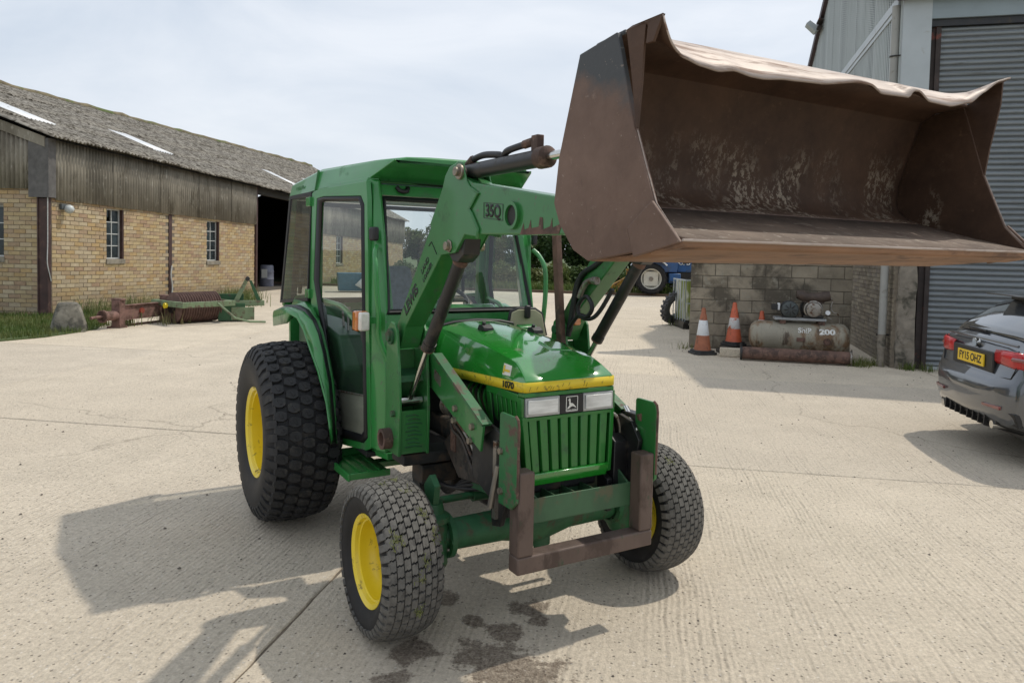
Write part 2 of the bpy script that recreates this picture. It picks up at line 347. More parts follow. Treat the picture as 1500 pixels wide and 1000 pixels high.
def objs(name, mb, mats, parent=None, **k):
    par = list(range(len(mb.v)))
    def find(a):
        while par[a] != a: par[a] = par[par[a]]; a = par[a]
        return a
    for f in mb.f:
        for q in f[1:]: par[find(q)] = find(f[0])
    groups = {}
    for i, f in enumerate(mb.f): groups.setdefault(find(f[0]), []).append(i)
    out = []
    for fs in groups.values():
        idx = {}; m = MB()
        for i in fs:
            m.f.append([idx.setdefault(v, len(idx)) for v in mb.f[i]]); m.m.append(mb.m[i])
        m.v = [mb.v[v] for v in idx]; out.append(obj(name, m, mats, parent, **k))
    return out
def tag(o, label, cat, group=None):
    o['label'] = label; o['category'] = cat
    if group: o['group'] = group
    return o
def empty(name, label, cat, loc=(0, 0, 0), rz=0, group=None):
    o = bpy.data.objects.new(name, None); COL.objects.link(o); o.location = loc; o.rotation_euler = (0, 0, rz); o.empty_display_size = .2
    return tag(o, label, cat, group)
def kind(o, k): o['kind'] = k; return o
def text(name, s, size, mat, parent, org, xd, yd, ext=.0012, sx=1.0, fn=None, bold=0):
    cu = bpy.data.curves.new(name, 'FONT'); cu.body = s; cu.size = size; cu.align_x = 'CENTER'; cu.align_y = 'CENTER'; cu.extrude = 0; cu.offset = bold
    t = bpy.data.objects.new(name, cu); COL.objects.link(t)
    bpy.context.view_layer.update()
    me = bpy.data.meshes.new_from_object(t); bpy.data.objects.remove(t)
    X = Vector(xd).normalized(); Y = Vector(yd).normalized(); Z = X.cross(Y)
    for v in me.vertices:
        q = v.co.copy()
        v.co = fn(q.x*sx, q.y) if fn else Vector(org)+X*q.x*sx+Y*q.y+Z*ext
    me.materials.clear(); me.materials.append(mat); me.name = name
    o = bpy.data.objects.new(name, me); COL.objects.link(o); o.parent = parent
    sm = o.modifiers.new('solid', 'SOLIDIFY'); sm.thickness = min(ext, .002)
    return o
def mesh_bolt(mb, c, d, rad=.012, h=.01, mi=0):
    d = Vector(d).normalized(); mb.cyl(Vector(c)-d*.003, Vector(c)+d*h, rad, rad*.92, 6, mi)
# ================================================================== SETTING
m_con = concrete_mat()
m_field = M('grass_field_soil', (.07, .10, .03), .95, var=.35, scale=.6, world=True)
m_joint = M('dirt_in_joints', (.15, .122, .09), .95, var=.3, scale=6, world=True)
g = kind(obj('ground', MB().grid([[(-400, -400, -.07), (400, -400, -.07)], [(-400, 400, -.07), (400, 400, -.07)]]), m_field), 'structure')
E1 = Vector((.9851, -.172, 0)); E2 = Vector((.172, .9851, 0))
yard = MB().grid([[E1*u+E2*v+Vector((0, 0, -.011)) for u in (-26, 28)] for v in (-12, 31.5)])
yard = kind(obj('yard', yard, m_joint), 'structure')
slab_cache = {}
U0, V0, UL, VL = -1.564, 6.255, 6.0, 4.63
for i in range(-4, 5):
    for j in range(-4, 6):
        vl = VL if j < 5 else 2.0
        gap = .003
        k = vl
        if k not in slab_cache:
            mb = MB(); a, b_, c_, d_ = gap, UL-gap, gap, vl-gap; per = []
            for (u0, v0), (u1, v1) in (((a, c_), (b_, c_)), ((b_, c_), (b_, d_)), ((b_, d_), (a, d_)), ((a, d_), (a, c_))):
                for q in range(60):
                    t = q/60; nx, ny = -(v1-v0), (u1-u0); L = math.hypot(nx, ny); j = .010*abs(mnoise.noise((t*14+u0*3, v0*2.3, 1.7)))+rnd.uniform(0, .005)
                    per.append((u0+(u1-u0)*t+nx/L*j, v0+(v1-v0)*t+ny/L*j))
            np_ = len(per); cu, cv = UL/2, vl/2
            top = [E1*(u+(.006 if u < cu else -.006))+E2*(v+(.006 if v < cv else -.006)) for u, v in per]
            mid = [E1*u+E2*v+Vector((0, 0, -.006)) for u, v in per]
            vs = top+mid+[q+Vector((0, 0, -.05)) for q in mid]
            fs = [list(range(np_))]+[[q, q+np_, (q+1) % np_+np_, (q+1) % np_] for q in range(np_)]+[[q+np_, q+2*np_, (q+1) % np_+2*np_, (q+1) % np_+np_] for q in range(np_)]
            mb.add(vs, fs); slab_cache[k] = mb.mesh('concrete_slab', m_con, smooth=0)
        o = obj('concrete_slab', slab_cache[k], None, yard)
        o.location = E1*(U0+UL*i)+E2*(V0+VL*j)+Vector((0, 0, 0 if i == 0 and j in (-1, 0) else rnd.uniform(-.004, 0)))

# ------------------------------------------------------------------ the barn on the left
BA = math.atan2(.9929, .1192)
barn = empty('barn', 'long yellow brick barn with mossy corrugated roof and dark open bay', 'barn', (-10.68, 17, 0), BA)
def bw(x, y, z=0): return Vector((-10.68+.1192*x-.9929*y, 17+.9929*x+.1192*y, z))   # barn local -> world
TL = -.02
BR = [(.49, .37, .20), (.53, .43, .26), (.43, .29, .145), (.48, .33, .155), (.52, .42, .29), (.38, .27, .19), (.47, .37, .23), (.56, .48, .34), (.42, .31, .20), (.47, .36, .20), (.37, .24, .17), (.55, .44, .25), (.49, .36, .23), (.44, .37, .27)]
BR = [tuple(v*.68+w_*.34 for v, w_ in zip(c, (.49, .385, .235))) for c in BR]
m_brk = brickmat('yellow_brick', False, BR); m_brks = brickmat('yellow_brick_far', True, BR)
m_mort = M('grey_brown_mortar', (.20, .17, .13), .95, var=.25, scale=12, world=True, bump=.4)
m_fib = M('weathered_fibre_cement', (.25, .228, .185), .9, var=.3, scale=1.6, rand=.12, world=True, dirt=((.165, .147, .115), .20, 2.2), dirt2=((.36, .34, .29), .09, 11), stretch=(1, 1, .35), spec=.2)
m_roof = M('lichened_roof_sheet', (.20, .183, .158), .95, var=.35, scale=4, rand=.10, world=True, dirt=((.33, .31, .27), .30, 5.5), dirt2=((.060, .052, .040), .24, 6.5), spec=.15)
m_rlight = M('white_rooflight_sheet', (.70, .72, .74), .45, var=.08, rand=.05, world=True, dirt=((.3, .3, .28), .06, 3))
m_moss = M('mossy_ridge', (.17, .14, .085), .95, var=.4, scale=3, world=True, dirt=((.10, .13, .04), .25, 1.5), bump=.5)
m_post = M('maroon_steel_post', (.055, .026, .022), .6, var=.3, scale=5, world=True, dirt=((.12, .07, .05), .1, 5))
m_wframe = M('flaking_white_window_bar', (.50, .51, .49), .6, var=.2, scale=20, world=True)
m_wglass = M('dirty_dark_window_glass', (.030, .040, .045), .22, var=.5, scale=5, world=True, rand=.3)
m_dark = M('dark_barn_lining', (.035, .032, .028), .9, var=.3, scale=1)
m_sill = M('stained_stone_sill', (.24, .215, .17), .9, var=.3, scale=6, world=True)
holes = [(2.03, 2.72, 1.36, 2.66), (6.90, 7.68, 1.36, 2.66)]
holes2 = [(18.6, 19.5, 1.36, 2.66)]
WZ = 2.76
def brick_rows(a0, a1, z0, z1, hs, wjit=0):
    L, Hc = .30, .1; res = []; row = 0; z = z0
    while z < z1-.03:
        a = a0-(L/2 if row % 2 else 0); hh = min(Hc, z1-z)
        while a < a1-.01:
            s0, s1 = max(a, a0), min(a+L, a1); segs = [(s0, s1)]
            for h in hs:
                if z+hh > h[2]+.02 and z < h[3]-.02:
                    ns = []
                    for (q0, q1) in segs:
                        if q1 <= h[0] or q0 >= h[1]: ns.append((q0, q1))
                        else:
                            if q0 < h[0]: ns.append((q0, h[0]))
                            if q1 > h[1]: ns.append((h[1], q1))
                    segs = ns
            for q0, q1 in segs:
                if q1-q0 > .04: res.append(((q0+q1)/2, z+hh/2, q1-q0-.012, hh-.012))
            a += L
        z += Hc; row += 1
    return res
bricks = []   # (local matrix, length, height)
for (a, z, l, h) in brick_rows(.12, 10.2, -.25, WZ, holes):
    if abs(a-4.85) < .09: continue
    bricks.append((Vector((a, .05, z+TL*a)), TL*-1, 0, l, h))
for (a, z, l, h) in brick_rows(16.0, 30.6, -.8, WZ, holes2): bricks.append((Vector((a, .05, z+TL*a)), -TL, 0, l, h))
gh = [(1.12, 2.0, 1.36, 2.55)]
for (a, z, l, h) in brick_rows(.26, 4.6, -.1, WZ+.22, gh): bricks.append((Vector((-.05+.10, a, z)), 0, 1, l, h))
camp = Vector((0, 0, H))
bricks.sort(key=lambda t: (bw(t[0].x, t[0].y, t[0].z)-camp).length * (1 if not (t[2] and t[0].y > 1.6) else 3))
bwall = MB()
def wall_rects(mb, a0, a1, z0, z1, hs, y0, y1, gable=False):
    ev = sorted(set([a0, a1]+[q for h in hs for q in h[:2]]))
    for u0, u1 in zip(ev, ev[1:]):
        zs = [(z0, z1)]
        for h in hs:
            if u0 >= h[0]-1e-6 and u1 <= h[1]+1e-6: zs = [(z0, h[2]), (h[3], z1)]
        for q0, q1 in zs:
            if q1-q0 < .01: continue
            if gable: mb.box(y0, y1, u0, u1, q0, q1)
            else: mb.hexa([(u0, y0, q0+TL*u0), (u1, y0, q0+TL*u1), (u1, y1, q0+TL*u1), (u0, y1, q0+TL*u0)], [(u0, y0, q1+TL*u0), (u1, y0, q1+TL*u1), (u1, y1, q1+TL*u1), (u0, y1, q1+TL*u0)])
wall_rects(bwall, .08, 10.2, -.3, WZ, holes, .010, .23); wall_rects(bwall, 16, 30.7, -.9, WZ, holes2, .010, .23)
wall_rects(bwall, .24, 12.6, -.3, WZ+.22, gh, .012, .23, True)
bwall = objs('brick_wall', bwall, m_mort, barn, smooth=0); bwalls = bwall; bwall = bwalls[0]
bc = {}; stuff = MB()
for n_, (c, tilt, gab, l, h) in enumerate(bricks):
    dl = rnd.uniform(-.004, .004)
    if n_ < 300:
        k = (round(l, 2), round(h, 2))
        if k not in bc:
            mb = MB(); e = .004; hl, hh = l/2, h/2
            mb.add([(-hl+e, -.05, -hh+e), (hl-e, -.05, -hh+e), (hl-e, -.05, hh-e), (-hl+e, -.05, hh-e), (-hl, -.044, -hh), (hl, -.044, -hh), (hl, -.044, hh), (-hl, -.044, hh), (-hl, .05, -hh), (hl, .05, -hh), (hl, .05, hh), (-hl, .05, hh)],
                   [[0, 1, 2, 3], [0, 4, 5, 1], [1, 5, 6, 2], [2, 6, 7, 3], [3, 7, 4, 0], [4, 8, 9, 5], [5, 9, 10, 6], [6, 10, 11, 7], [7, 11, 8, 4]])
            bc[k] = mb.mesh('brick', m_brk, smooth=0)
        o = obj('brick', bc[k], None, bwall); o.location = c+(Vector((dl, 0, 0)) if gab else Vector((0, dl, 0))); o.rotation_euler = (0, tilt, 0) if not gab else (0, 0, -PI/2)
    else:
        hl, hh = l/2, h/2
        if gab: stuff.box(c.x-.05+dl, c.x+.05, c.y-hl, c.y+hl, c.z-hh, c.z+hh)
        else: stuff.box(c.x-hl, c.x+hl, c.y-.05+dl, c.y+.05, c.z-hh, c.z+hh)
kind(obj('bricks', stuff, m_brks, bwall, smooth=0), 'stuff')
# windows
def barn_window(a0, a1, z0, z1, gable=False, cols=2, rows=4, broken=False):
    zt = TL*(a0+a1)/2 if not gable else 0
    def P(a, d, z): return (d, a, z) if gable else (a, d, z+zt)
    def bx(mb, u0, u1, d0, d1, q0, q1): mb.hexa([P(u0, d0, q0), P(u1, d0, q0), P(u1, d1, q0), P(u0, d1, q0)], [P(u0, d0, q1), P(u1, d0, q1), P(u1, d1, q1), P(u0, d1, q1)])
    f = MB(); t = .035; d0, d1 = .09, .13
    bx(f, a0, a0+t, d0, d1, z0, z1); bx(f, a1-t-.05, a1-.05, d0, d1, z0, z1); bx(f, a0+t, a1-t-.05, d0, d1, z0, z0+t); bx(f, a0+t, a1-t-.05, d0, d1, z1-t, z1)
    aw = (a1-.05-t-(a0+t)); zh = z1-z0-2*t
    for i in range(1, cols): c = a0+t+aw*i/cols; bx(f, c-.011, c+.011, d0+.002, d1-.004, z0+t, z1-t)
    for i in range(1, rows): c = z0+t+zh*i/rows; bx(f, a0+t, a1-t-.05, d0+.004, d1-.006, c-.012, c+.012)
    wn = obj('window', f, m_wframe, barn, smooth=0)
    for i in range(cols):
        for j in range(rows):
            q = MB(); u0 = a0+t+aw*i/cols+.01; u1 = u0+aw/cols-.02; q0 = z0+t+zh*j/rows+.01; q1 = q0+zh/rows-.02
            if broken and i == 0 and j == rows-1: q0 += .12; u1 -= .09
            bx(q, u0, u1, .108, .114, q0, q1); obj('pane', q, m_wglass, wn, smooth=0)
    s = MB(); bx(s, a0-.03, a1+.03, -.03, .2, z0-.13, z0-.004); obj('sill', s, m_sill, wn, bevel=.008)
    q = MB(); bx(q, a1-.05, a1-.004, .004, .12, z0, z1); obj('jamb', q, m_post, wn, smooth=0)
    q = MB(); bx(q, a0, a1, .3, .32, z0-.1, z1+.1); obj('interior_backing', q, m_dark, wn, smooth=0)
barn_window(*holes[0], broken=True); barn_window(*holes[1]); barn_window(*holes2[0]); barn_window(*gh[0], gable=True, rows=3)
# corrugated cladding sheets
def corr_sheet(w_, zl, zr, z0f, amp, nw, org, gable=False, yoff=0, spl=6):
    rows = [[], []]; n = nw*spl
    for i in range(n+1):
        u = w_*i/n; d = -amp*math.cos(2*PI*nw*i/n)+yoff; a = org+u
        zt = zl+(zr-zl)*i/n; zb = z0f(a)
        for rw, z in zip(rows, (zb, zt)): rw.append((d, a, z) if gable else (a, d, z))
    return MB().grid(rows)
a = 0.14; i = 0
while a < 10.15:
    w_ = min(1.008, 10.2-a); i += 1
    mb = corr_sheet(w_, 4.19+TL*a, 4.19+TL*(a+w_), lambda q: 2.70+TL*q+(.012 if int(q/1.04) % 2 else 0), .024, max(2, round(9*w_/1.04)), a, yoff=-.045-(.012 if i % 2 else 0))
    obj('cladding_sheet', mb, m_fib, barn, smooth=60, solid=.007, fix=False); a += 1.025
a = 16.0
while a < 30.6:
    w_ = min(1.04, 30.7-a); mb = corr_sheet(w_, 4.19+TL*a, 4.19+TL*(a+w_), lambda q: 2.70+TL*q, .024, max(2, round(9*w_/1.04)), a, yoff=-.05)
    obj('cladding_sheet', mb, m_fib, barn, smooth=60, solid=.007, fix=False); a += 1.03
RY, RZ0, RZS = 6.3, 6.47, .014
def roofz(s, y): e = 4.08+TL*s; rz = RZ0+RZS*s; return e+(rz-e)*(y+.32)/(RY+.32)
a = .16; i = 0
while a < 12.5:
    w_ = 1.04; i += 1
    def zz(y): return roofz(0, y if y <= RY else 2*RY-y)-.14
    mb = corr_sheet(w_, zz(a), zz(a+w_), lambda q: 2.93, .024, 9, a, gable=True, yoff=-.03-(.01 if i % 2 else 0))
    obj('cladding_sheet', mb, m_fib, barn, smooth=60, solid=.007, fix=False); a += 1.03
# corner trim, posts, roof
obj('corner_trim', MB().prism([(-.075, -.085), (.16, -.085), (.16, -.072), (-.06, -.072), (-.06, .42), (-.075, .42)], 'z', 2.74, 4.08), M('flat_grey_corner_sheet', (.11, .105, .10), .8, var=.25, world=True), barn, smooth=0)
obj('verge_board', MB().hexa([(-.09, .0, 3.88), (-.05, .0, 3.88), (-.05, RY, RZ0-.42), (-.09, RY, RZ0-.42)], [(-.09, .0, 4.11), (-.05, .0, 4.11), (-.05, RY, RZ0-.17), (-.09, RY, RZ0-.17)]), m_fib, barn, smooth=0)
obj('steel_post', MB().box(-.03, .075, -.02, .005, -.1, 2.75).box(-.012, .012, .005, .22, -.1, 2.72).box(-.03, .0, .221, .25, -.1, 2.97), m_post, barn)
obj('steel_post', MB().hexa([(4.77, -.012, -.35), (4.93, -.012, -.35), (4.93, .02, -.35), (4.77, .02, -.35)], [(4.77, -.012, 2.66), (4.93, -.012, 2.66), (4.93, .02, 2.66), (4.77, .02, 2.66)]), m_post, barn)
obj('steel_post', MB().box(10.2, 10.32, -.06, .2, -.4, 4.0), m_post, barn); obj('steel_post', MB().box(15.88, 16.0, -.05, .2, -.6, 3.9), m_post, barn)
obj('cable', MB().tube(spline([(-.035, -.03, 2.74), (-.045, -.035, 2.3), (-.05, -.035, 1.7), (-.07, -.04, 1.25), (.0, -.04, .98), (.05, -.035, .82)], 6), .011, 6), m_wframe, barn)
obj('peeling_pipe', MB().tube(spline([(4.86, -.05, 1.1), (4.80, -.06, .8), (4.87, -.06, .5), (4.84, -.05, .1)], 5), .02, 6), m_wframe, barn)
lampo = obj('wall_lamp', MB().box(.36, .54, -.07, -.0, 2.49, 2.62), M('dark_lamp_bracket', (.08, .09, .09), .6), barn, bevel=.01)
obj('globe', MB().lathe([(.001, 0), (.07, .01), (.105, .07), (.10, .14), (.06, .185), (.001, .2)], (.48, -.06, 2.54), (.35, -1, -.45), 14), M('milky_lamp_glass', (.5, .53, .52), .35, var=.1), lampo, smooth=60)
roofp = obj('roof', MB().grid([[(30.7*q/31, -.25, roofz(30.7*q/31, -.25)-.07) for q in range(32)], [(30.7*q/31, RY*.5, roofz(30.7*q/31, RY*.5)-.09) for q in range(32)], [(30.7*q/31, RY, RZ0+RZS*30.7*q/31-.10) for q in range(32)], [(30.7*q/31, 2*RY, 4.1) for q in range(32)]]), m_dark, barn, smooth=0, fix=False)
NC, RS = 30, 31.0/30
lights = {(1, 1), (6, 1), (16, 1), (21, 1)}
for ci in range(NC):
    for rw in range(4):
        t0, t1 = rw/4-(.015 if rw else 0), (rw+1)/4
        lift = .018*rw+.012*(ci % 2)+rnd.uniform(-.006, .012); n = 8*4; rows = []
        sk = rnd.uniform(-.03, .03) if rw else rnd.uniform(-.03, .01); dz0 = rnd.uniform(-.01, .012)
        for tt in (t0, (t0+t1)/2, t1):
            rwp = []
            for q in range(n+1):
                s = -.22+RS*ci+(RS+.05)*q/n; y = -.32+(RY+.32)*tt+(sk if tt == t0 else 0)
                z = roofz(s, y)+.055*(.5-.5*math.cos(2*PI*8*q/n))+lift+(dz0 if tt == t0 else 0)
                rwp.append((s, y-.0, z))
            rows.append(rwp)
        li = (ci, rw) in lights or (ci, rw) in {(1, 0)} and False
        o = obj('rooflight' if li else 'roof_sheet', MB().grid(rows), m_rlight if li else m_roof, roofp, smooth=60, solid=.008, fix=False)
rp_ = []
for q in range(63):
    s = -.25+31.1*q/62; rp_.append((s, RY+rnd.uniform(-.015, .015), RZ0+RZS*s+.055+rnd.uniform(-.02, .02)+(.03 if q % 4 == 0 else 0)))
obj('ridge_cap', MB().tube(rp_, .13, 8), m_moss, roofp, smooth=50)
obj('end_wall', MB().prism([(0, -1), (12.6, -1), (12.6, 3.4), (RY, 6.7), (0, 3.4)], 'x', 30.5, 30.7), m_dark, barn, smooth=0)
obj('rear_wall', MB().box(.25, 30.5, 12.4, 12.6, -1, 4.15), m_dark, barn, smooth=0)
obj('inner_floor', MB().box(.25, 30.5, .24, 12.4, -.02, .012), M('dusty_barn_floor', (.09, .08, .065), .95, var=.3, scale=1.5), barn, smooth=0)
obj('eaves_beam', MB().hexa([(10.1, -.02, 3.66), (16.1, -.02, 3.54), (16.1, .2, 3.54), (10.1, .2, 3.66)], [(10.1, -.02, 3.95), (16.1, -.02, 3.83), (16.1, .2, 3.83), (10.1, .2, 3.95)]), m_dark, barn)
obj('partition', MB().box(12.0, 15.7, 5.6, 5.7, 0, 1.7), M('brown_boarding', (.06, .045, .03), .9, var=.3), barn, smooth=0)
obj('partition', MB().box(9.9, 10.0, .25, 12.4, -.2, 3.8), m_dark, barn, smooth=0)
dr = empty('plastic_drum', 'pale grey plastic drum standing in the dark barn bay', 'drum', bw(14.6, 1.6), 0)
obj('body', MB().lathe([(.001, 0), (.27, 0), (.29, .05), (.29, .3), (.30, .32), (.29, .34), (.29, .62), (.30, .64), (.29, .66), (.28, .88), (.25, .92), (.001, .92)], (0, 0, 0), (0, 0, 1), 20), M('pale_blue_plastic', (.18, .19, .24), .5, var=.2), dr, smooth=40)
obj('label', MB().box(-.12, .12, -.302, -.292, .38, .75), m_label, dr)

# ------------------------------------------------------------------ steel shed on the right
shed = empty('steel_shed', 'grey metal clad shed with closed roller shutter door', 'shed', (6.15, 11.9, 0), math.atan2(-.2495, .9684))
def sw(x, y, z=0): return Vector((6.15+.9684*x+.2495*y, 11.9-.2495*x+.9684*y, z))
m_clad = newmat('perforated_grey_cladding')
def cladding_mat():
    m, n, b = newmat('grey_profiled_cladding'); T = node(n, 'TexCoord').outputs['Object']
    sx = node(n, 'SeparateXYZ'); n.links.new(T, sx.inputs[0])
    c = mixc(n, ramp(n, noise(n, mapping(n, T, (1, 1, .25)), 2.5, 5), .3, .7), (.33, .365, .36), (.41, .445, .44))
    # small round perforations in a regular grid
    u = mathn(n, 'SUBTRACT', mathn(n, 'FRACT', mathn(n, 'MULTIPLY', sx.outputs[1], 1/.0625)), .5)
    v = mathn(n, 'SUBTRACT', mathn(n, 'FRACT', mathn(n, 'MULTIPLY', sx.outputs[2], 1/.042)), .5)
    d = mathn(n, 'ADD', mathn(n, 'MULTIPLY', u, mathn(n, 'MULTIPLY', u, 2.2)), mathn(n, 'MULTIPLY', v, v))
    hole = ramp(n, d, .045, .075, (1, 1, 1), (0, 0, 0))
    c = mixc(n, mathn(n, 'MULTIPLY', hole, .72), c, (.06, .07, .075))
    n.links.new(c, b.inputs['Base Color']); b.inputs['Roughness'].default_value = .5; b.inputs['Metallic'].default_value = .1
    return m
m_clad = cladding_mat()
m_flash = M('pale_grey_flashing', (.40, .44, .46), .45, var=.08, scale=2, world=True, dirt=((.3, .3, .28), .04, 4))
m_fascia = M('blue_grey_fascia', (.235, .285, .31), .45, var=.08, scale=1.5, world=True)
m_slat = M('blue_grey_shutter_slat', (.185, .205, .218), .42, .1, var=.12, scale=2.5, rand=.07, world=True, dirt=((.13, .14, .14), .12, 3), stretch=(.4, .4, 3))
m_concp = M('mossy_concrete_post', (.21, .185, .15), .92, var=.3, scale=6, world=True, bump=.5, dirt=((.07, .065, .05), .22, 3.5))
m_rjamb = M('rust_stained_door_jamb', (.035, .025, .022), .7, var=.4, scale=4, world=True, dirt=((.22, .055, .035), .10, 2.2))
m_pipe = M('grey_plastic_downpipe', (.30, .30, .28), .5, var=.12, scale=2, world=True, dirt=((.2, .19, .16), .1, 5))
m_sbrk = brickmat('grey_brown_brick', True, [(.26, .23, .18), (.30, .26, .20), (.215, .185, .145), (.32, .285, .22), (.24, .21, .175)])
def gz(y): return min(5.9+.394*y, 11.56-.394*y)
# gable wall
wb_ = MB().prism([(0.02, 0), (11.5, 0), (11.5, 2.5), (0.02, 2.5)], 'x', .012, .22)
gw = obj('gable_wall', wb_, m_mort, shed, smooth=0)
sb = MB(); row = 0; z = 0.0
while z < 2.45:
    y = -.11 if row % 2 else 0
    while y < 5.0:
        y0, y1 = max(.02, y), y+.22
        if y1-y0 > .05: sb.box(0+rnd.uniform(-.003, .003), .08, y0+.005, y1-.005, z+.005, z+.07)
        y += .22
    z += .075; row += 1
kind(obj('bricks', sb, m_sbrk, gw, smooth=0), 'stuff')
for k in range(12):
    y0 = k*.96; y1 = min(y0+.97, 11.5); rows = [[], []]
    pr = [(0, 0), (.03, 0), (.045, .028), (.085, .028), (.10, 0)]
    ys = []
    y = y0
    nrib = int(round((y1-y0)/.12))
    for q in range(nrib):
        for (du, dd) in ((0, 0), (.045, 0), (.06, .03), (.105, .03)):
            ys.append((y0+(y1-y0)*(q*.12+du)/(nrib*.12), dd))
    ys.append((y1, 0))
    for (yy, dd) in ys:
        rows[0].append((-.035-dd-(.006 if k % 2 else 0), yy, 2.42)); rows[1].append((-.035-dd-(.006 if k % 2 else 0), yy, gz(yy)))
    obj('cladding_sheet', MB().grid(rows), m_clad, shed, smooth=0, solid=.003, fix=False)
obj('flashing_strip', MB().box(-.085, -.06, .1, 11.4, 5.74, 5.80).box(-.10, -.07, .1, 11.4, 5.82, 5.96).box(-.082, -.066, .1, 11.4, 5.80, 5.82), m_flash, shed, smooth=0)
vb = MB()
for (a, b_) in ((-.15, 7.18), (7.18, 11.65)):
    vb.hexa([(-.16, a, gz(a)-.04), (-.02, a, gz(a)-.04), (-.02, b_, gz(b_)-.04), (-.16, b_, gz(b_)-.04)], [(-.16, a, gz(a)+.16), (-.02, a, gz(a)+.16), (-.02, b_, gz(b_)+.16), (-.16, b_, gz(b_)+.16)])
obj('bargeboard', vb, M('dark_maroon_bargeboard', (.05, .03, .035), .6), shed, smooth=0)
rf = MB()
for (a, b_) in ((-.2, 7.18), (7.18, 11.7)):
    rf.hexa([(0, a, gz(a)), (14, a, gz(a)), (14, b_, gz(b_)), (0, b_, gz(b_))], [(0, a, gz(a)+.08), (14, a, gz(a)+.08), (14, b_, gz(b_)+.08), (0, b_, gz(b_)+.08)])
obj('roof', rf, m_fascia, shed, smooth=0)
fl = obj('floodlight', MB().box(-.22, -.09, 8.3, 8.75, 8.08, 8.12).box(-.22, -.09, 8.45, 8.75, 7.92, 7.96), m_rjamb, shed)
obj('lamp_head', MB().prism([(-.12, 7.98), (-.38, 8.20), (-.48, 8.12), (-.24, 7.88)], 'y', 8.7, 9.05), m_flash, fl, bevel=.01)
# front
obj('corner_flashing', MB().box(-.05, .36, -.05, .03, 2.3, 5.88).box(-.05, .0, .03, .10, 2.3, 5.88), m_flash, shed, smooth=0)
cp = MB(); n = 14
for side in range(1):
    rows = []
    for q in range(n+1):
        z = 2.33*q/n; j = lambda: rnd.uniform(-.012, .012)*(1.6 if z < .6 else 1)
        rows.append([(.06+j(), -.06+j(), z), (.32+j(), -.06+j(), z), (.34+j(), .18, z), (.04+j(), .18, z)])
    cp.grid(rows, close=True)
obj('concrete_post', cp, m_concp, shed, smooth=0)
obj('door_jamb', MB().box(.362, .45, .06, .2, 0, 5.5).box(.45, .52, .02, .06, 0, 5.46).box(.452, .52, .061, .20, 0, 5.46), m_rjamb, shed, smooth=0)
obj('door_jamb', MB().box(5.28, 5.45, .02, .2, 0, 5.5), m_rjamb, shed, smooth=0)
obj('lintel', MB().box(.362, 5.45, .0, .25, 5.42, 5.52), m_blk, shed, smooth=0)
obj('fascia_panel', MB().box(.362, 14, -.045, .02, 5.53, 5.92), m_fascia, shed, smooth=0)
obj('front_wall', MB().box(5.46, 14, -.03, .1, 0, 5.52), m_clad, shed, smooth=0)
obj('rear_wall', MB().box(.25, 14, 11.3, 11.5, 0, 6.9).box(13.8, 14, .1, 11.3, 0, 5.9), m_clad, shed, smooth=0)
door = obj('roller_door', MB().box(.50, 5.3, .125, .14, 0.01, 5.4), m_blk, shed, smooth=0)
sp = []; hs = .0868
prof = [(.085, 0), (.082, .006), (.056, .016), (.050, .030), (.052, .048), (.064, .064), (.080, .070), (.086, .073), (.086, .083)]
mb = MB().grid([[(.505, d, z) for d, z in prof], [(5.28, d, z) for d, z in prof]])
slat = mb.mesh('slat', m_slat, smooth=35)
for q in range(62):
    o = obj('slat', slat, None, door); o.location = (0, rnd.uniform(-.002, .002), .05+q*hs)
obj('bottom_rail', MB().box(.5, 5.28, .055, .09, .004, .05), m_flash, door)
# downpipe with its lower clay section
obj('downpipe', MB().cyl((-.12, .12, .52), (-.12, .12, 5.8), .062, n=16), m_pipe, shed, smooth=40)
obj('pipe_shoe', MB().cyl((-.12, .12, .0), (-.12, .12, .30), .058, n=16).cyl((-.12, .12, .30), (-.12, .12, .335), .07, n=16).cyl((-.12, .12, .335), (-.12, .12, .53), .064, n=16), m_concp, shed, smooth=40)
objs('pipe_clip', MB().tube([(-.19, .12, 5.0), (-.185, .07, 5.0), (-.12, .045, 5.0), (-.05, .03, 5.0), (.02, -.04, 5.0)], .012, 6).box(-.19, .05, .17, .19, .50, .53), m_blk, shed)

# concrete block wall between
bl = empty('block_wall', 'stained concrete block wall behind the air compressor', 'wall', (3.38, 14.0, 0), math.atan2(-.25, .97))
m_block = M('stained_concrete_block', (.25, .215, .162), .95, var=.28, scale=3, rand=.18, world=True, bump=.5, bscale=50, dirt=((.105, .09, .068), .27, 1.1), dirt2=((.27, .25, .20), .10, 6))
m_mort2 = M('grey_mortar', (.13, .115, .09), .95, var=.2, world=True)
core = obj('wall_core', MB().box(.015, 2.825, .012, .2, 0, 3.15), m_mort2, bl, smooth=0)
row = 0; z = .02
while z < 3.1:
    x = -.225 if row % 2 else 0.0
    while x < 2.83:
        x0, x1 = max(0, x), min(2.84, x+.45)
        if x1-x0 > .06:
            o = obj('concrete_block', MB().box(x0+.006, x1-.006, rnd.uniform(-.004, .005), .215, z+.006, z+.219), m_block, bl, bevel=.006, bseg=1, smooth=0)
        x += .45
    z += .225; row += 1
obj('coping', MB().box(-.04, 2.88, -.04, .25, 3.17, 3.26), m_concp, bl, bevel=.01)
vp = obj('water_pipe', MB().tube([(.19, -.05, 2.6), (.19, -.05, 1.72), (.16, -.05, 1.66), (-.12, -.05, 1.63)], .035, 10).cyl((-.02, -.05, 1.645), (-.16, -.05, 1.62), .05, n=10), m_blk, bl, smooth=50)
obj('valve', MB().cyl((.23, -.10, 1.69), (.30, -.16, 1.70), .05, .035, 10), m_steel, vp)
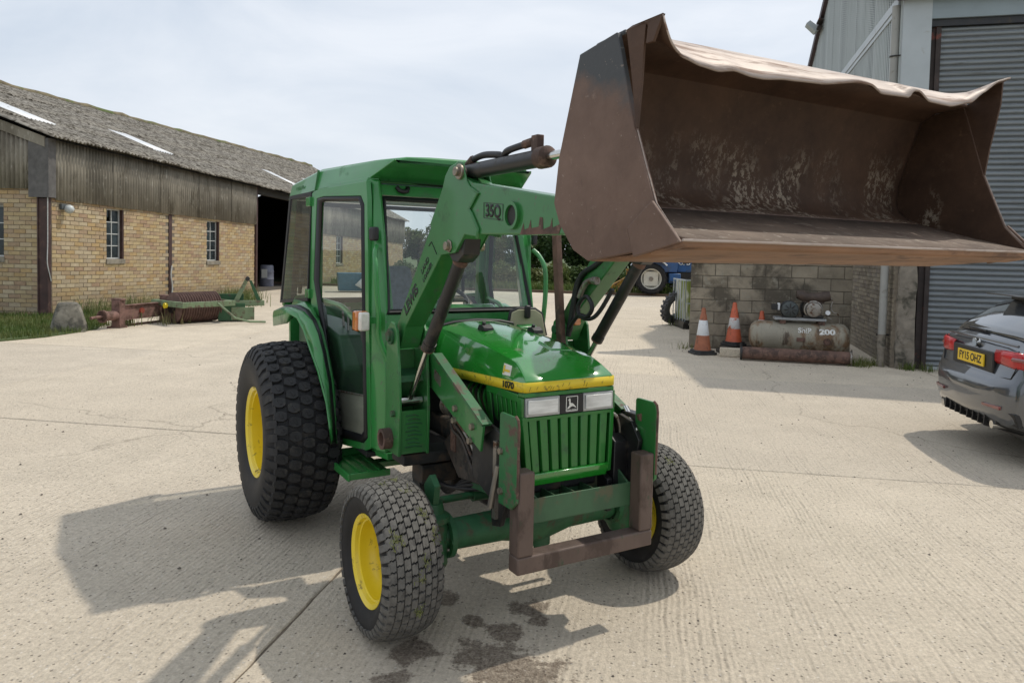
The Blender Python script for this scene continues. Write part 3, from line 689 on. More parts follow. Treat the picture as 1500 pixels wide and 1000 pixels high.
# ================================================================== THE TRACTOR (x forward, y to its left, origin under the rear axle)
TO = Vector((-.728, 5.161, 0)); TR = math.atan2(-.8616, .5075)
tr = empty('tractor', 'green tractor with yellow wheels, glazed cab and raised front loader bucket', 'tractor', TO, TR)
def part(name, mb, mats, parent=tr, **k): return obj(name, mb, mats, parent, **k)

# ---- wheels: built with the outer face towards -y
def lug_prism(mb, R0, R1, th, y, pts, mi, taper=.9):
    """raised tread block on the tyre crown; pts are (arc length, across) round (th, y)"""
    b, t = [], []
    for (s, yy) in pts:
        for Rr, L, k in ((R0(y+yy), b, 1), (R1(y+yy*taper), t, taper)):
            a = th+s*k/Rr; L.append((Rr*math.sin(a), y+yy*k, Rr*math.cos(a)))
    mb.hexa(b, t, mi)
def make_wheel(R, W, rf, lugs, rimprof, tyreprof):
    rim = MB().lathe(rimprof, (0, 0, 0), (0, 1, 0), 48)
    tyre = MB().lathe(tyreprof, (0, 0, 0), (0, 1, 0), 72)
    lugs(tyre)
    return rim, tyre
# rear
R, W = .57, .45
def rear_crown(y): return .549-.028*(abs(y)/.2)**2.4
def rear_lugs(mb):
    N = 42
    for row in range(-2, 3):
        y = row*.077
        for k in range(N):
            th = 2*PI*(k+(.5 if row % 2 else 0))/N+.05*math.sin(k*2.1+row)/N
            pts = [(-.022, -.036), (-.034, -.014), (-.031, .013), (-.016, .038), (.022, .036), (.034, .014), (.031, -.013), (.016, -.038)]
            lug_prism(mb, lambda q: rear_crown(q)-.004, lambda q: rear_crown(q)+.017, th, y, pts, 1, .90)
            lug_prism(mb, lambda q: rear_crown(q)+.016, lambda q: rear_crown(q)+.020, th, y, [(-.016, -.012), (-.016, .004), (.012, .016), (.016, .002)], 1, .9)
    for sd in (-1, 1):     # shoulder bars that run down on to the sidewall
        for k in range(N):
            th = 2*PI*(k+.5)/N; c0 = rear_crown(.16)
            pr = [(.178, c0+.012), (.208, c0-.014), (.227, c0-.062), (.222, c0-.080), (.198, c0-.05), (.17, c0-.02)]
            b = []; t = []
            for (yy, rr) in pr:
                for L, s in ((b, -.022), (t, .022)):
                    a = th+s/rr; L.append((rr*math.sin(a), sd*yy, rr*math.cos(a)))
            mb.hexa(b, t, 1)
rprof = [(.001, .05), (.07, .05), (.08, .03), (.115, .03), (.125, .06), (.20, .07), (.222, .05), (.232, -.02), (.240, -.05), (.240, -.10), (.247, -.165), (.256, -.168), (.262, -.185), (.284, -.198), (.289, -.19), (.289, -.18), (.262, -.17), (.25, -.1), (.25, .18), (.285, .19)]
tprof = [(.262, -.183), (.290, -.196), (.32, -.212), (.40, -.228), (.455, -.226), (.495, -.212), (.515, -.195), (.528, -.17), (.545, -.09), (.549, 0), (.545, .09), (.528, .17), (.515, .195), (.495, .212), (.455, .226), (.40, .228), (.32, .212), (.285, .19), (.26, .18)]
rrim, rtyre = make_wheel(R, W, .287, rear_lugs, rprof, tprof)
rrim_me = rrim.mesh('wheel', m_yel, 35); rtyre_me = rtyre.mesh('tyre', [m_tyre, m_lug], 28)
# front
FR = .366
def front_crown(y): return .354-.030*(abs(y)/.155)**2.6
def front_lugs(mb):
    N = 44; nr = 8; dy = .0362
    for row in range(nr):
        y = (row-(nr-1)/2)*dy
        for k in range(N):
            th = 2*PI*(k+(.5 if row % 2 else 0))/N
            a, c = .0226, .0166
            pts = [(-a+.005, -c), (-a-.002, -.002), (-a+.003, .004), (-a-.003, c), (a-.005, c), (a+.002, .002), (a-.003, -.004), (a+.003, -c)]
            lug_prism(mb, lambda q: front_crown(q)-.003, lambda q: front_crown(q)+.011, th, y, pts, 1, .93)
    for sd in (-1, 1):
        for k in range(N):
            th = 2*PI*(k+.25)/N
            b = []; t = []
            for (yy, rr) in ((.140, .343), (.160, .326), (.168, .298), (.150, .296), (.136, .318)):
                for L, s in ((b, -.015), (t, .015)):
                    an = th+s/rr; L.append((rr*math.sin(an), sd*yy, rr*math.cos(an)))
            mb.hexa(b, t, 1)
fprof = [(.001, .03), (.05, .03), (.06, .01), (.085, .01), (.095, .045), (.14, .05), (.160, .03), (.168, -.02), (.176, -.035), (.178, -.07), (.180, -.095), (.188, -.098), (.194, -.118), (.214, -.130), (.218, -.124), (.218, -.114), (.19, -.10), (.18, -.06), (.18, .11), (.216, .13)]
ftprof = [(.194, -.117), (.219, -.128), (.24, -.143), (.275, -.158), (.305, -.156), (.325, -.145), (.338, -.125), (.349, -.08), (.354, 0), (.349, .08), (.338, .125), (.325, .145), (.305, .156), (.275, .158), (.24, .143), (.219, .128), (.194, .117)]
frim, ftyre = make_wheel(FR, .31, .21, front_lugs, fprof, ftprof)
frim_me = frim.mesh('wheel', m_yel, 35); ftyre_me = ftyre.mesh('tyre', [m_tyre, m_tread], 28)
# grass caught in the front treads
m_grassbit = leafmat('grass_clippings', (.20, .24, .06), (.34, .34, .16))
def clip_bits(seed, n):
    rr = random.Random(seed); mb = MB()
    spots = [(rr.uniform(-.6, 1.9), rr.uniform(-.12, .15)) for _ in range(n)]
    for (th, y) in spots:
        for _ in range(rr.randint(10, 34)):
            t2 = th+rr.gauss(0, .045); y2 = min(.16, max(-.14, y+rr.gauss(0, .014))); Rr = front_crown(y2)+.012
            c = Vector((Rr*math.sin(t2), y2, Rr*math.cos(t2))); d = Vector((rr.gauss(0, 1), rr.gauss(0, 1), rr.gauss(0, 1))).normalized()*rr.uniform(.006, .017); e = d.orthogonal().normalized()*.0013
            mb.add([c-d-e, c+d-e, c+d+e, c-d+e], [[0, 1, 2, 3]])
    return mb
for s in (-1, 1):
    for (me, tme, x, y, z, st) in ((rrim_me, rtyre_me, 0, .83, .57, 0), (frim_me, ftyre_me, 1.70, .775 if s < 0 else .745, .352, 0)):
        wh = part('wheel', me, None); wh.location = (x, s*y, z)
        if x > 1: wh.scale = (.955, .83, .955)
        wh.rotation_euler = (0, 0, 0 if s < 0 else PI)
        ty = obj('tyre', tme, None, wh)
        rn = .16 if x < 1 else .112
        for q in range(8): obj('wheel_nut', MB().cyl((rn*math.cos(q*PI/4), .066 if x < 1 else .05, rn*math.sin(q*PI/4)), (rn*math.cos(q*PI/4), .035 if x < 1 else .025, rn*math.sin(q*PI/4)), .014, n=6), m_yel, wh, smooth=0)
        rv = .226 if x < 1 else .164
        obj('valve_stem', MB().cyl((rv*.5, .02, rv*.82), (rv*.47, -.05, rv*.78), .006, n=6), m_rubber, wh)
        if x > 1: kind(obj('caught_grass', clip_bits(3 if s < 0 else 5, 12 if s < 0 else 4), m_grassbit, wh, smooth=0, fix=False), 'stuff')
hb = part('rear_axle', MB().cyl((0, -.72, .57), (0, .72, .57), .10, n=20).box(-.22, .35, -.2, .2, .36, .82), m_blk, bevel=.01)
# hubs and valve
# ---- chassis, engine, driveline
en = MB().box(.30, 1.10, -.17, .17, .40, .78).box(1.10, 1.72, -.19, .19, .52, 1.04).box(1.72, 1.95, -.20, .20, .62, 1.08).cyl((1.2, 0, .44), (1.75, 0, .44), .10, n=16)
part('engine', en, m_eng, bevel=.015)
pp = MB()
for i in range(5): pp.tube(spline([(1.40+.05*i, -.20, 1.07), (1.42+.06*i, -.245, 1.02), (1.46+.055*i, -.235, .95), (1.43+.05*i, -.20, .90)], 5), .007, 6)
objs('fuel_pipe', pp, m_grille, tr, smooth=50)
part('air_filter', MB().cyl((1.18, -.225, .90), (1.40, -.225, .90), .055, n=16).cyl((1.16, -.225, .90), (1.18, -.225, .90), .06, n=16), m_steel, smooth=40, bevel=.004)
part('oil_filter', MB().cyl((1.36, -.20, .74), (1.36, -.30, .74), .045, n=16), m_rust, smooth=40)
part('fan_belt', MB().tube([(1.78, .235+.0*k, .86) for k in range(1)]+[(1.78, .24+.10*math.sin(2*PI*k/16), .86+.13*math.cos(2*PI*k/16)) for k in range(17)][1:], .012, 8), m_rubber)
for s in (-1, 1):
    part('chassis_rail', MB().prism([(.45, .56), (1.55, .56), (1.95, .50), (2.02, .50), (2.02, .66), (1.90, .70), (.45, .70)], 'y', s*.215, s*.245), m_blk, bevel=.004)
part('drive_shaft', MB().cyl((.5, -.06, .38), (1.6, -.06, .40), .035, n=12), m_blk)
hs_ = MB()
for q in range(4): hs_.tube(spline([(1.05, -.32+.02*q, .60-.03*q), (1.3, -.34+.015*q, .52-.02*q), (1.55, -.30, .55+.02*q), (1.72, -.26, .60+.02*q)], 6), .012, 8)
objs('hydraulic_hose', hs_, m_rubber, tr, smooth=60)
part('rust_bracket', MB().box(1.42, 1.47, -.34, -.24, .72, .86).box(1.40, 1.49, -.245, -.24, .70, .90), m_rust, bevel=.004)
part('green_link', MB().prism([(1.52, .56), (1.92, .60), (1.86, .68), (1.60, .74), (1.50, .66)], 'y', -.30, -.285), m_axle, bevel=.004)
for q in range(3): part('metal_pipe', MB().tube(spline([(1.38, -.34+.01*q, .98-.03*q), (1.45, -.345, .92-.04*q), (1.56, -.342, .86-.03*q), (1.66, -.34, .80-.05*q), (1.72, -.335, .72-.03*q)], 6), .008, 8), m_brn if q else m_steel, smooth=60)
part('valve_rod', MB().cyl((1.93, .40, .95), (2.06, .36, .885), .013, n=12).cyl((1.90, .41, .965), (1.95, .394, .94), .02, n=12), m_chrome, smooth=40)
part('valve_body', MB().box(1.90, 2.02, .378, .44, .88, .96), m_blk, bevel=.006)
part('bolt', MB().cyl((2.03, .40, .955), (2.07, .385, .955), .024, n=6), m_rust)
part('pulley_belt', MB().tube([(1.93+.01*math.sin(t), .30+.05*math.sin(t), .85+.105*math.cos(t)) for t in [2*PI*k/20 for k in range(21)]], .009, 8), m_steel, smooth=60)
# front axle
ax = part('front_axle', MB().lathe([(.05, -.56), (.055, -.52), (.072, -.46), (.076, -.2), (.10, -.08), (.115, 0), (.10, .08), (.076, .2), (.072, .46), (.055, .52), (.05, .56)], (1.70, 0, .40), (0, 1, 0), 20, cap=True), m_axle, smooth=40)
obj('diff_drain', MB().cyl((1.72, .02, .25), (1.72, .02, .30), .025, n=10).cyl((1.72, .02, .28), (1.72, .02, .33), .06, n=14), m_axle, ax)
for s in (-1, 1):
    kn = MB().lathe([(.03, -.16), (.06, -.15), (.078, -.12), (.078, .06), (.07, .08), (.085, .085), (.085, .11), (.06, .125), (.05, .17), (.02, .175)], (1.70, s*.565, .40), (0, 0, 1), 18, cap=True)
    kn.cyl((1.70, s*.60, .365), (1.70, s*.80, .365), .075, .06, 16)
    for q in range(6):
        an = 2*PI*q/6; kn.cyl((1.70+.09*math.cos(an), s*.47, .40+.09*math.sin(an)), (1.70+.09*math.cos(an), s*.505, .40+.09*math.sin(an)), .014, n=6)
    kn.lathe([(.085, 0), (.105, .005), (.105, .03), (.085, .035)], (1.70, s*.47, .40), (0, s, 0), 18)
    kn.prism([(1.66, .55), (1.74, .55), (1.76, .66), (1.70, .70), (1.64, .64)], 'y', s*.55, s*.58)
    obj('knuckle', kn, m_axle, ax, smooth=40)
obj('steering_ram', MB().cyl((1.56, -.50, .52), (1.56, .50, .52), .018, n=12).cyl((1.56, -.28, .52), (1.56, .28, .52), .034, n=14), m_axle, ax, smooth=40)

# ---- bonnet
def hsec(x, wb, zb, wc, zc, zt):
    L = [(-wb, zb), (-wb+.002, zb+(zc-zb)*.45), (-wc-.007, zc-.018), (-wc-.001, zc-.004), (-wc+.009, zc+.0015), (-wc*.62, zc+(zt-zc)*.62), (-wc*.3, zt-.002), (0, zt)]
    L = L+[(-y, z) for y, z in L[-2::-1]]
    return [(x, y, z) for y, z in L]
secs = [hsec(1.06, .272, 1.068, .235, 1.318, 1.347), hsec(1.10, .272, 1.069, .236, 1.312, 1.348), hsec(1.35, .269, 1.08, .231, 1.298, 1.332), hsec(1.6, .266, 1.09, .227, 1.274, 1.302), hsec(1.8, .264, 1.10, .223, 1.246, 1.263), hsec(1.852, .263, 1.104, .223, 1.238, 1.247), hsec(1.872, .262, 1.105, .225, 1.231, 1.235), hsec(1.93, .262, 1.108, .235, 1.204, 1.206), hsec(1.982, .259, 1.110, .245, 1.174, 1.172), hsec(1.996, .257, 1.111, .248, 1.160, 1.158)]
hd = MB().grid(secs); n_ = len(secs[0])
hd.f.append([0+i for i in range(n_)]); hd.m.append(0); hd.f.append([(len(secs)-1)*n_+i for i in range(n_)]); hd.m.append(0)
bon = part('bonnet', hd, m_hood, smooth=26, bevel=.003)
# gasket behind the bonnet, raised pad, vents on top
gk = MB().tube([(1.045, y, z) for y, z in [(-.27, 1.08), (-.262, 1.24), (-.235, 1.322), (-.15, 1.338), (0, 1.347), (.15, 1.338), (.235, 1.322), (.262, 1.24), (.27, 1.08)]], .012, 8)
obj('gasket', gk, m_rubber, bon)
for (x, y, z) in ((1.33, -.10, 1.333), (1.40, .17, 1.318)):
    obj('bonnet_catch', MB().prism([(x-.035, z-.01), (x+.045, z-.012), (x+.04, z+.006), (x+.01, z+.022), (x-.02, z+.018)], 'y', y-.03, y+.03).cyl((x, y-.012, z+.01), (x+.01, y-.012, z+.034), .011, n=8), m_rubber, bon, bevel=.003)
obj('bonnet_pad', MB().hexa([(1.66, .02, 1.282), (1.79, .02, 1.258), (1.79, .16, 1.250), (1.66, .16, 1.274)], [(1.665, .03, 1.298), (1.785, .03, 1.273), (1.785, .15, 1.264), (1.665, .15, 1.289)]), m_hood, bon, bevel=.004)
# yellow stripe round the sides and nose
st = MB(); rows = []
for (x, y, z0) in ((1.075, -.2755, 1.068), (1.5, -.2705, 1.088), (1.9, -.2665, 1.107), (1.97, -.265, 1.110), (1.992, -.258, 1.111), (2.001, -.245, 1.111), (2.001, 0, 1.111), (2.001, .245, 1.111), (1.992, .258, 1.111), (1.97, .265, 1.110), (1.9, .2665, 1.107), (1.5, .2705, 1.088), (1.075, .2755, 1.068)):
    rows.append([(x, y, z0+.001), (x, y, z0+.046)])
obj('yellow_stripe', MB().grid(rows), m_stripe, bon, smooth=40, solid=.003)
text('model_number', '1070', .043, m_text, bon, (1.875, -.2705, 1.129), (1, .011, .05), (0, 0, 1), .0014, 1.25, bold=.0012)
text('maker_name', 'E', .036, m_text, bon, (1.096, -.2765, 1.092), (1, .011, .04), (0, 0, 1), .0014, 1.1, bold=.0008)
obj('sticker', MB().hexa([(1.815, -.2665, 1.170), (1.885, -.2655, 1.172), (1.885, -.2640, 1.172), (1.815, -.265, 1.170)], [(1.815, -.257, 1.222), (1.885, -.2562, 1.218), (1.885, -.2547, 1.218), (1.815, -.2555, 1.222)]), m_label, bon, smooth=0)
objs('sticker_print', MB().hexa([(1.82, -.2680, 1.178), (1.832, -.2678, 1.178), (1.832, -.2670, 1.178), (1.82, -.267, 1.178)], [(1.82, -.260, 1.214), (1.832, -.2598, 1.214), (1.832, -.259, 1.214), (1.82, -.2592, 1.214)]).hexa([(1.838, -.2670, 1.188), (1.88, -.2664, 1.188), (1.88, -.266, 1.188), (1.838, -.2666, 1.188)], [(1.838, -.2653, 1.198), (1.88, -.2647, 1.198), (1.88, -.2643, 1.198), (1.838, -.2649, 1.198)]), m_stripe, bon, smooth=0)
# scuffs on the nose stripe
sc_ = MB()
for q in range(11):
    y = -.235+rnd.random()**1.6*.32; z = 1.128+rnd.uniform(-.008, .012); l = rnd.uniform(.004, .011)
    sc_.add([(2.0035, y, z-l), (2.0035, y+.002, z-l), (2.0035, y+.008+.002, z+l), (2.0035, y+.008, z+l)], [[0, 1, 2, 3]])
kind(obj('scuff', sc_, m_text, bon, smooth=0, fix=False), 'stuff')
# ---- nose with grille
no = MB()
def nsec(x, z, w): return [(x, -w, z), (x, w, z)]
body = [(1.70, -.252), (1.955, -.245), (1.978, -.225), (1.978, .225), (1.955, .245), (1.70, .252)]
def ring(z, k, dx=0): return [(x+dx, y*k, z) for x, y in body]
no.grid([ring(.70, .90, .012), ring(.745, .92, .012), ring(.99, 1.0), ring(1.104, 1.02)], close=True)
no.f.append(list(range(6))); no.m.append(0)
gr = part('grille', no, m_rubber, smooth=0)
# slats on the front, wider at the top
for i in range(8):
    a = -.224+.0565*i; b_ = a+.046
    kt, kb = 1.03, .945
    obj('slat', MB().hexa([(1.985, a*kb, .742), (2.012, a*kb+.003, .742), (2.012, b_*kb-.003, .742), (1.985, b_*kb, .742)], [(1.972, a*kt, .99), (1.998, a*kt+.003, .99), (1.998, b_*kt-.003, .99), (1.972, b_*kt, .99)]), m_grille, gr, bevel=.003)
obj('lower_bar', MB().hexa([(1.94, -.222, .684), (2.018, -.206, .684), (2.018, .206, .684), (1.94, .222, .684)], [(1.95, -.236, .742), (2.03, -.218, .742), (2.03, .218, .742), (1.95, .236, .742)]), m_hood, gr, bevel=.005)
obj('upper_bar', MB().hexa([(1.955, -.262, 1.088), (2.000, -.255, 1.088), (2.000, .255, 1.088), (1.955, .262, 1.088)], [(1.955, -.262, 1.108), (1.998, -.255, 1.108), (1.998, .255, 1.108), (1.955, .262, 1.108)]).box(1.975, 1.999, -.262, .262, .978, .996), m_grille, gr, bevel=.003)
for s in (-1, 1):
    obj('corner_bar', MB().hexa([(1.955, s*.222, .70), (2.02, s*.214, .70), (2.012, s*.240, .70), (1.955, s*.240, .70)], [(1.95, s*.25, 1.0), (2.0, s*.236, 1.0), (1.998, s*.262, 1.0), (1.95, s*.265, 1.0)]), m_grille, gr, bevel=.003)
    for i in range(6):
        x = 1.72+i*.045
        if x > 1.93: continue
        obj('side_slat', MB().hexa([(x, s*.20, .78), (x+.034, s*.20, .78), (x+.034, s*.226, .78), (x, s*.226, .78)], [(x, s*.24, 1.07), (x+.034, s*.24, 1.07), (x+.034, s*.264, 1.07), (x, s*.264, 1.07)]), m_grille, gr, bevel=.003)
    obj('side_frame', MB().box(1.66, 1.96, s*.22, s*.266, 1.062, 1.10).hexa([(1.66, s*.19, .745), (1.97, s*.19, .725), (1.97, s*.228, .725), (1.66, s*.228, .745)], [(1.66, s*.2, .79), (1.97, s*.2, .77), (1.97, s*.234, .77), (1.66, s*.234, .79)]).hexa([(1.66, s*.2, .75), (1.70, s*.2, .75), (1.70, s*.225, .75), (1.66, s*.225, .75)], [(1.66, s*.24, 1.07), (1.70, s*.24, 1.07), (1.70, s*.268, 1.07), (1.66, s*.268, 1.07)]), m_grille, gr, bevel=.003)
    obj('lamp_surround', MB().box(1.95, 1.996, s*.2515, s*.2655, .997, 1.087), m_grille, gr, bevel=.004)
    y0, y1 = (-.25, -.062) if s < 0 else (.07, .25)
    hl = part('headlight', MB().hexa([(1.985, y0, .999), (2.003, y0+.004, .999), (2.006, y1, .999), (1.985, y1, .999)], [(1.985, y0, 1.086), (1.999, y0+.004, 1.086), (2.002, y1, 1.086), (1.985, y1, 1.086)]), M('painted_dim_lens_border', (.40, .41, .41), .35, .3, var=.12, scale=14), bevel=.004)  # grey border paints the dimmer edge around the bright lens centre
    lens = MB().box(2.0015, 2.0095, y0+.013, y1-.013, 1.011, 1.076)
    obj('bulb_bowl', MB().box(1.999, 2.0065, y0+.03, y1-.03, 1.018, 1.066), m_chrome, hl, bevel=.003)
    obj('lens', lens, m_lampg, hl, bevel=.003)
em = part('emblem_panel', MB().box(1.985, 2.004, -.062, .070, .999, 1.087), m_rubber, bevel=.002)
eb = MB()
for (a, b_, c, d) in ((-.028, .036, 1.008, 1.011), (-.028, .036, 1.076, 1.079), (-.0295, -.0265, 1.010, 1.077), (.0345, .0375, 1.010, 1.077)): eb.box(2.004, 2.0065, a, b_, c, d)
objs('border_strip', eb, m_label, em)
deer = [(-.021, 1.020), (-.012, 1.023), (.000, 1.031), (.010, 1.032), (.022, 1.026), (.026, 1.023), (.028, 1.026), (.018, 1.036), (.012, 1.042), (.006, 1.046), (-.003, 1.047), (-.006, 1.054), (-.004, 1.060), (-.008, 1.063), (-.004, 1.069), (-.009, 1.066), (-.013, 1.072), (-.013, 1.066), (-.018, 1.061), (-.014, 1.059), (-.012, 1.052), (-.012, 1.044), (-.010, 1.037), (-.016, 1.030), (-.023, 1.023)]
obj('leaping_deer', MB().prism([(y, z) for y, z in deer], 'x', 2.004, 2.0068), m_label, em, smooth=0)
text('emblem_name', 'JOHN DEERE', .0095, m_label, em, (2.004, .004, 1.0145), (0, 1, 0), (0, 0, 1), .002)

# ---- front weight tray and bumper frame
ty_ = MB().box(2.082, 2.092, -.255, .315, .545, .655).box(1.93, 1.94, -.22, .285, .56, .735)
ty_.hexa([(1.94, .285, .55), (2.082, .285, .55), (2.082, .296, .55), (1.94, .296, .55)], [(1.94, .285, .735), (2.082, .285, .655), (2.082, .296, .655), (1.94, .296, .735)])
ty_.hexa([(1.94, -.232, .55), (2.082, -.232, .55), (2.082, -.222, .55), (1.94, -.222, .55)], [(1.94, -.232, .70), (2.082, -.232, .65), (2.082, -.222, .65), (1.94, -.222, .70)])
for y in (-.12, -.01, .10): ty_.box(1.94, 2.082, y, y+.007, .55, .645)
ty_.box(1.9, 2.085, -.23, .29, .54, .549)
bo = MB()
for y in (-.14, .02, .12, .21): mesh_bolt(bo, (1.94, y, .68), (1, 0, 0), .014, .012)
tray = part('weight_tray', ty_, m_trayg, bevel=.002, smooth=0); objs('bolt', bo, m_bolt, tray)
uf = part('bumper_frame', MB().box(2.09, 2.17, -.375, .375, .36, .437), m_frame, bevel=.008)
for s in (-1, 1):
    obj('upright', MB().box(2.09, 2.17, s*.295, s*.375, .437, .805), m_frame if s < 0 else m_frame, uf, bevel=.008)
    pl = [(2.02, .64), (2.13, .64), (2.172, .68), (2.172, 1.005), (2.165, 1.032), (2.145, 1.045), (2.03, 1.045), (2.02, 1.035)]
    pt = part('bumper_plate', MB().prism(pl, 'y', s*.377, s*.392), m_loadworn if s < 0 else m_load, bevel=.003)
    b2 = MB()
    for (x, z) in ((2.04, .875), (2.045, .70)): mesh_bolt(b2, (x, -.392 if s < 0 else .377, z), (0, -1, 0), .016, .014)
    objs('bolt', b2, m_bolt, pt)
    obj('plate_edge', MB().tube([(2.170, s*.3845, .70), (2.1735, s*.3845, 1.0), (2.166, s*.3845, 1.034), (2.146, s*.3845, 1.047)], .0065, 6), m_rust, pt)
    # dark brackets that tie the loader frame to the bumper plates
    br_ = MB().prism([(1.72, .83), (1.93, .95), (2.03, .93), (2.09, .85), (2.06, .66), (2.00, .52), (1.93, .50), (1.90, .62), (1.72, .68)], 'y', s*.345, s*.37)
    br_.hexa([(1.90, s*.25, .56), (2.02, s*.25, .56), (2.02, s*.345, .56), (1.90, s*.345, .56)], [(1.94, s*.27, .86), (2.0, s*.27, .83), (2.0, s*.345, .83), (1.94, s*.345, .86)])
    bk_ = part('mounting_bracket', br_, m_blk, bevel=.004)
    obj('stay', MB().cyl((1.96, s*.40, .60), (2.0, s*.385, .80), .013, n=8).box(1.955, 1.985, s*.37, s*.386, .55, .9), m_steel, bk_)
    sd_ = part('side_plate', MB().prism([(1.32, .74), (1.62, .97), (1.90, .93), (1.95, .80), (1.86, .64), (1.5, .60)], 'y', s*.315, s*.33), m_brn, bevel=.003)
    b3 = MB()
    for (x, z) in ((1.80, .80), (1.78, .70), (1.60, .85)): mesh_bolt(b3, (x, s*.33, z), (0, s, 0), .016, .014)
    objs('bolt', b3, m_bolt, sd_)
# ---- cab
def ys(x): return .53+.14*(.75-x)
FO = [(-0.324, -0.84, 1.305), (-0.05, -0.815, 1.349), (0.112, -0.79, 1.326), (0.204, -0.775, 1.257), (0.312, -0.765, 1.15), (0.477, -0.76, 1.035), (0.634, -0.755, 0.879), (0.686, -0.745, 0.734), (0.682, -0.735, 0.649)]
FS = [(-0.311, -0.775, 1.337), (-0.077, -0.76, 1.346), (0.104, -0.745, 1.333), (0.259, -0.735, 1.291), (0.364, -0.73, 1.221), (0.452, -0.725, 1.115), (0.547, -0.718, 0.953), (0.588, -0.708, 0.758), (0.595, -0.7, 0.605)]
FD = [(-0.391, -0.7, 1.344), (-0.144, -0.68, 1.371), (0.02, -0.67, 1.347), (0.137, -0.662, 1.286), (0.229, -0.657, 1.204), (0.329, -0.655, 1.096), (0.438, -0.652, 0.931), (0.487, -0.648, 0.731), (0.514, -0.642, 0.571)]
FD2 = [(-.45, -.66, 1.40), (-.14, -.645, 1.43), (.0, -.635, 1.36), (.06, -.625, 1.20), (.14, -.615, 1.02), (.21, -.605, .86), (.27, -.60, .70), (.30, -.60, .60), (.36, -.60, .53)]
def sidegrid(rows, s): return MB().grid([[(x, s*abs(y), z) for x, y, z in rw] for rw in rows])
Orect = [(-.056, 2.10), (-.085, 1.45), (.05, 1.135), (.20, .80), (.261, .549), (.36, .535), (.74, .575), (.795, .60), (.775, .97), (.742, 1.525), (.715, 2.03), (.70, 2.135), (.05, 2.12)]
Grect = [(.019, 2.062), (-.021, 1.532), (.124, 1.186), (.283, .841), (.338, .60), (.406, .58), (.708, .613), (.758, .656), (.732, .971), (.70, 1.525), (.678, 1.999), (.634, 2.052), (.122, 2.071)]
Irect = [(.093, 2.033), (.053, 1.526), (.186, 1.149), (.342, .825), (.374, .66), (.42, .635), (.67, .652), (.70, .68), (.697, .97), (.66, 1.52), (.636, 1.98), (.61, 2.022), (.14, 2.04)]
m_dglass = m_glass
for s in (-1, 1):
    def SP(x, z, o=0): return (x, s*(ys(x)+o), z)
    # corner post at the windscreen
    rings = []
    for (z, A, B, C, D) in ((2.15, (.655, .538), (.672, .462), (.60, .43), (.60, .49)), (1.40, (.72, .54), (.88, .486), (.845, .43), (.72, .48)), (1.0, (.755, .54), (.91, .495), (.88, .44), (.755, .48)), (.60, (.79, .54), (.93, .50), (.90, .44), (.79, .48))):
        mid = ((A[0]+B[0])/2+.012, (A[1]+B[1])/2+.012)
        rings.append([(x, s*y, z) for x, y in (A, mid, B, C, D)])
    po = MB().grid(rings, close=True)
    for k in (0, 3): po.f.append([k*5+i for i in range(5)]); po.m.append(0)
    part('cab_post', po, m_cab, bevel=.012, bseg=3)
    # door frame + seal + glass
    d = part('door', MB().grid([[SP(x, z, .004) for x, z in Orect], [SP(x, z, .004) for x, z in Grect]], close=True), m_cab, smooth=0, solid=.03, bevel=.004)
    se = MB().grid([[SP(x, z, .012) for x, z in Grect], [SP(*( (gx*.5+ix*.5, gz_*.5+iz*.5)), .026) for (gx, gz_), (ix, iz) in zip(Grect, Irect)], [SP(x, z, .012) for x, z in Irect]], close=True)
    obj('door_seal', se, m_rubber, d, smooth=60, solid=.006)
    obj('door_glass', MB().add([SP(x, z, .008) for x, z in Irect], [list(range(13))]), m_dglass, d, smooth=0)
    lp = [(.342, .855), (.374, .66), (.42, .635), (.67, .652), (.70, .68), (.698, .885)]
    obj('reflection_pane', MB().add([SP(x, z, .003) for x, z in lp], [list(range(6))]), m_reflpane, d, smooth=0, solid=.004)  # added opaque pane, paints the ground's reflection low in the glass
    obj('reflection_pane_edge', MB().tube([SP(.34, .86, .008), SP(.70, .888, .008)], .006, 6), m_steel, d)  # added strip along the top of the painted reflection
    obj('door_rail', MB().tube(spline([SP(.06, 1.40, -.02), SP(.2, 1.39, -.03), SP(.32, 1.375, -.03), SP(.5, 1.30, -.03), SP(.68, 1.24, -.02)], 5), .016, 8), m_cab, d, smooth=60)
    for z in (2.045, 1.44): obj('hinge', MB().box(-.14, -.05, s*(ys(-.1)+.004), s*(ys(-.1)+.03), z-.03, z+.03), m_cab, d, bevel=.004)
    obj('latch', MB().hexa([SP(.765, 1.79, .0), SP(.815, 1.79, -.008), SP(.815, 1.79, .028), SP(.765, 1.79, .036)], [SP(.765, 1.87, .0), SP(.815, 1.87, -.008), SP(.815, 1.87, .028), SP(.765, 1.87, .036)]), m_rubber, d, bevel=.012, bseg=3)
    # rear quarter window
    q = [(-.60, 2.085), (-.075, 2.085), (-.095, 1.41), (-.80, 1.35)]
    def QP(x, z, o=0): return (x, s*(.658+o+(.015 if z < 1.5 else 0)), z)
    qp_ = part('quarter_window', MB().grid([[QP(x, z) for x, z in [(-.64, 2.11), (-.056, 2.11), (-.075, 1.39), (-.84, 1.325)]], [QP(x, z) for x, z in q]], close=True), m_rubber, smooth=0, solid=.014)
    obj('quarter_glass', MB().add([QP(x, z, .002) for x, z in q], [[0, 1, 2, 3]]), m_glassd, qp_, smooth=0)
    obj('window_latch', MB().cyl(QP(-.42, 1.42, -.03), QP(-.40, 1.55, -.03), .014, n=8).cyl(QP(-.40, 1.55, -.05), QP(-.40, 1.55, -.01), .03, n=10), m_rubber, qp_)
    # fender with rubber strip
    fe = part('fender', sidegrid([[(x, y, z-(.10 if i < 2 else 0)) for i, (x, y, z) in enumerate(FO)], [(x, abs(y)+.004, z-.03) for x, y, z in FO], FO], s), m_cab, smooth=45, solid=.006)
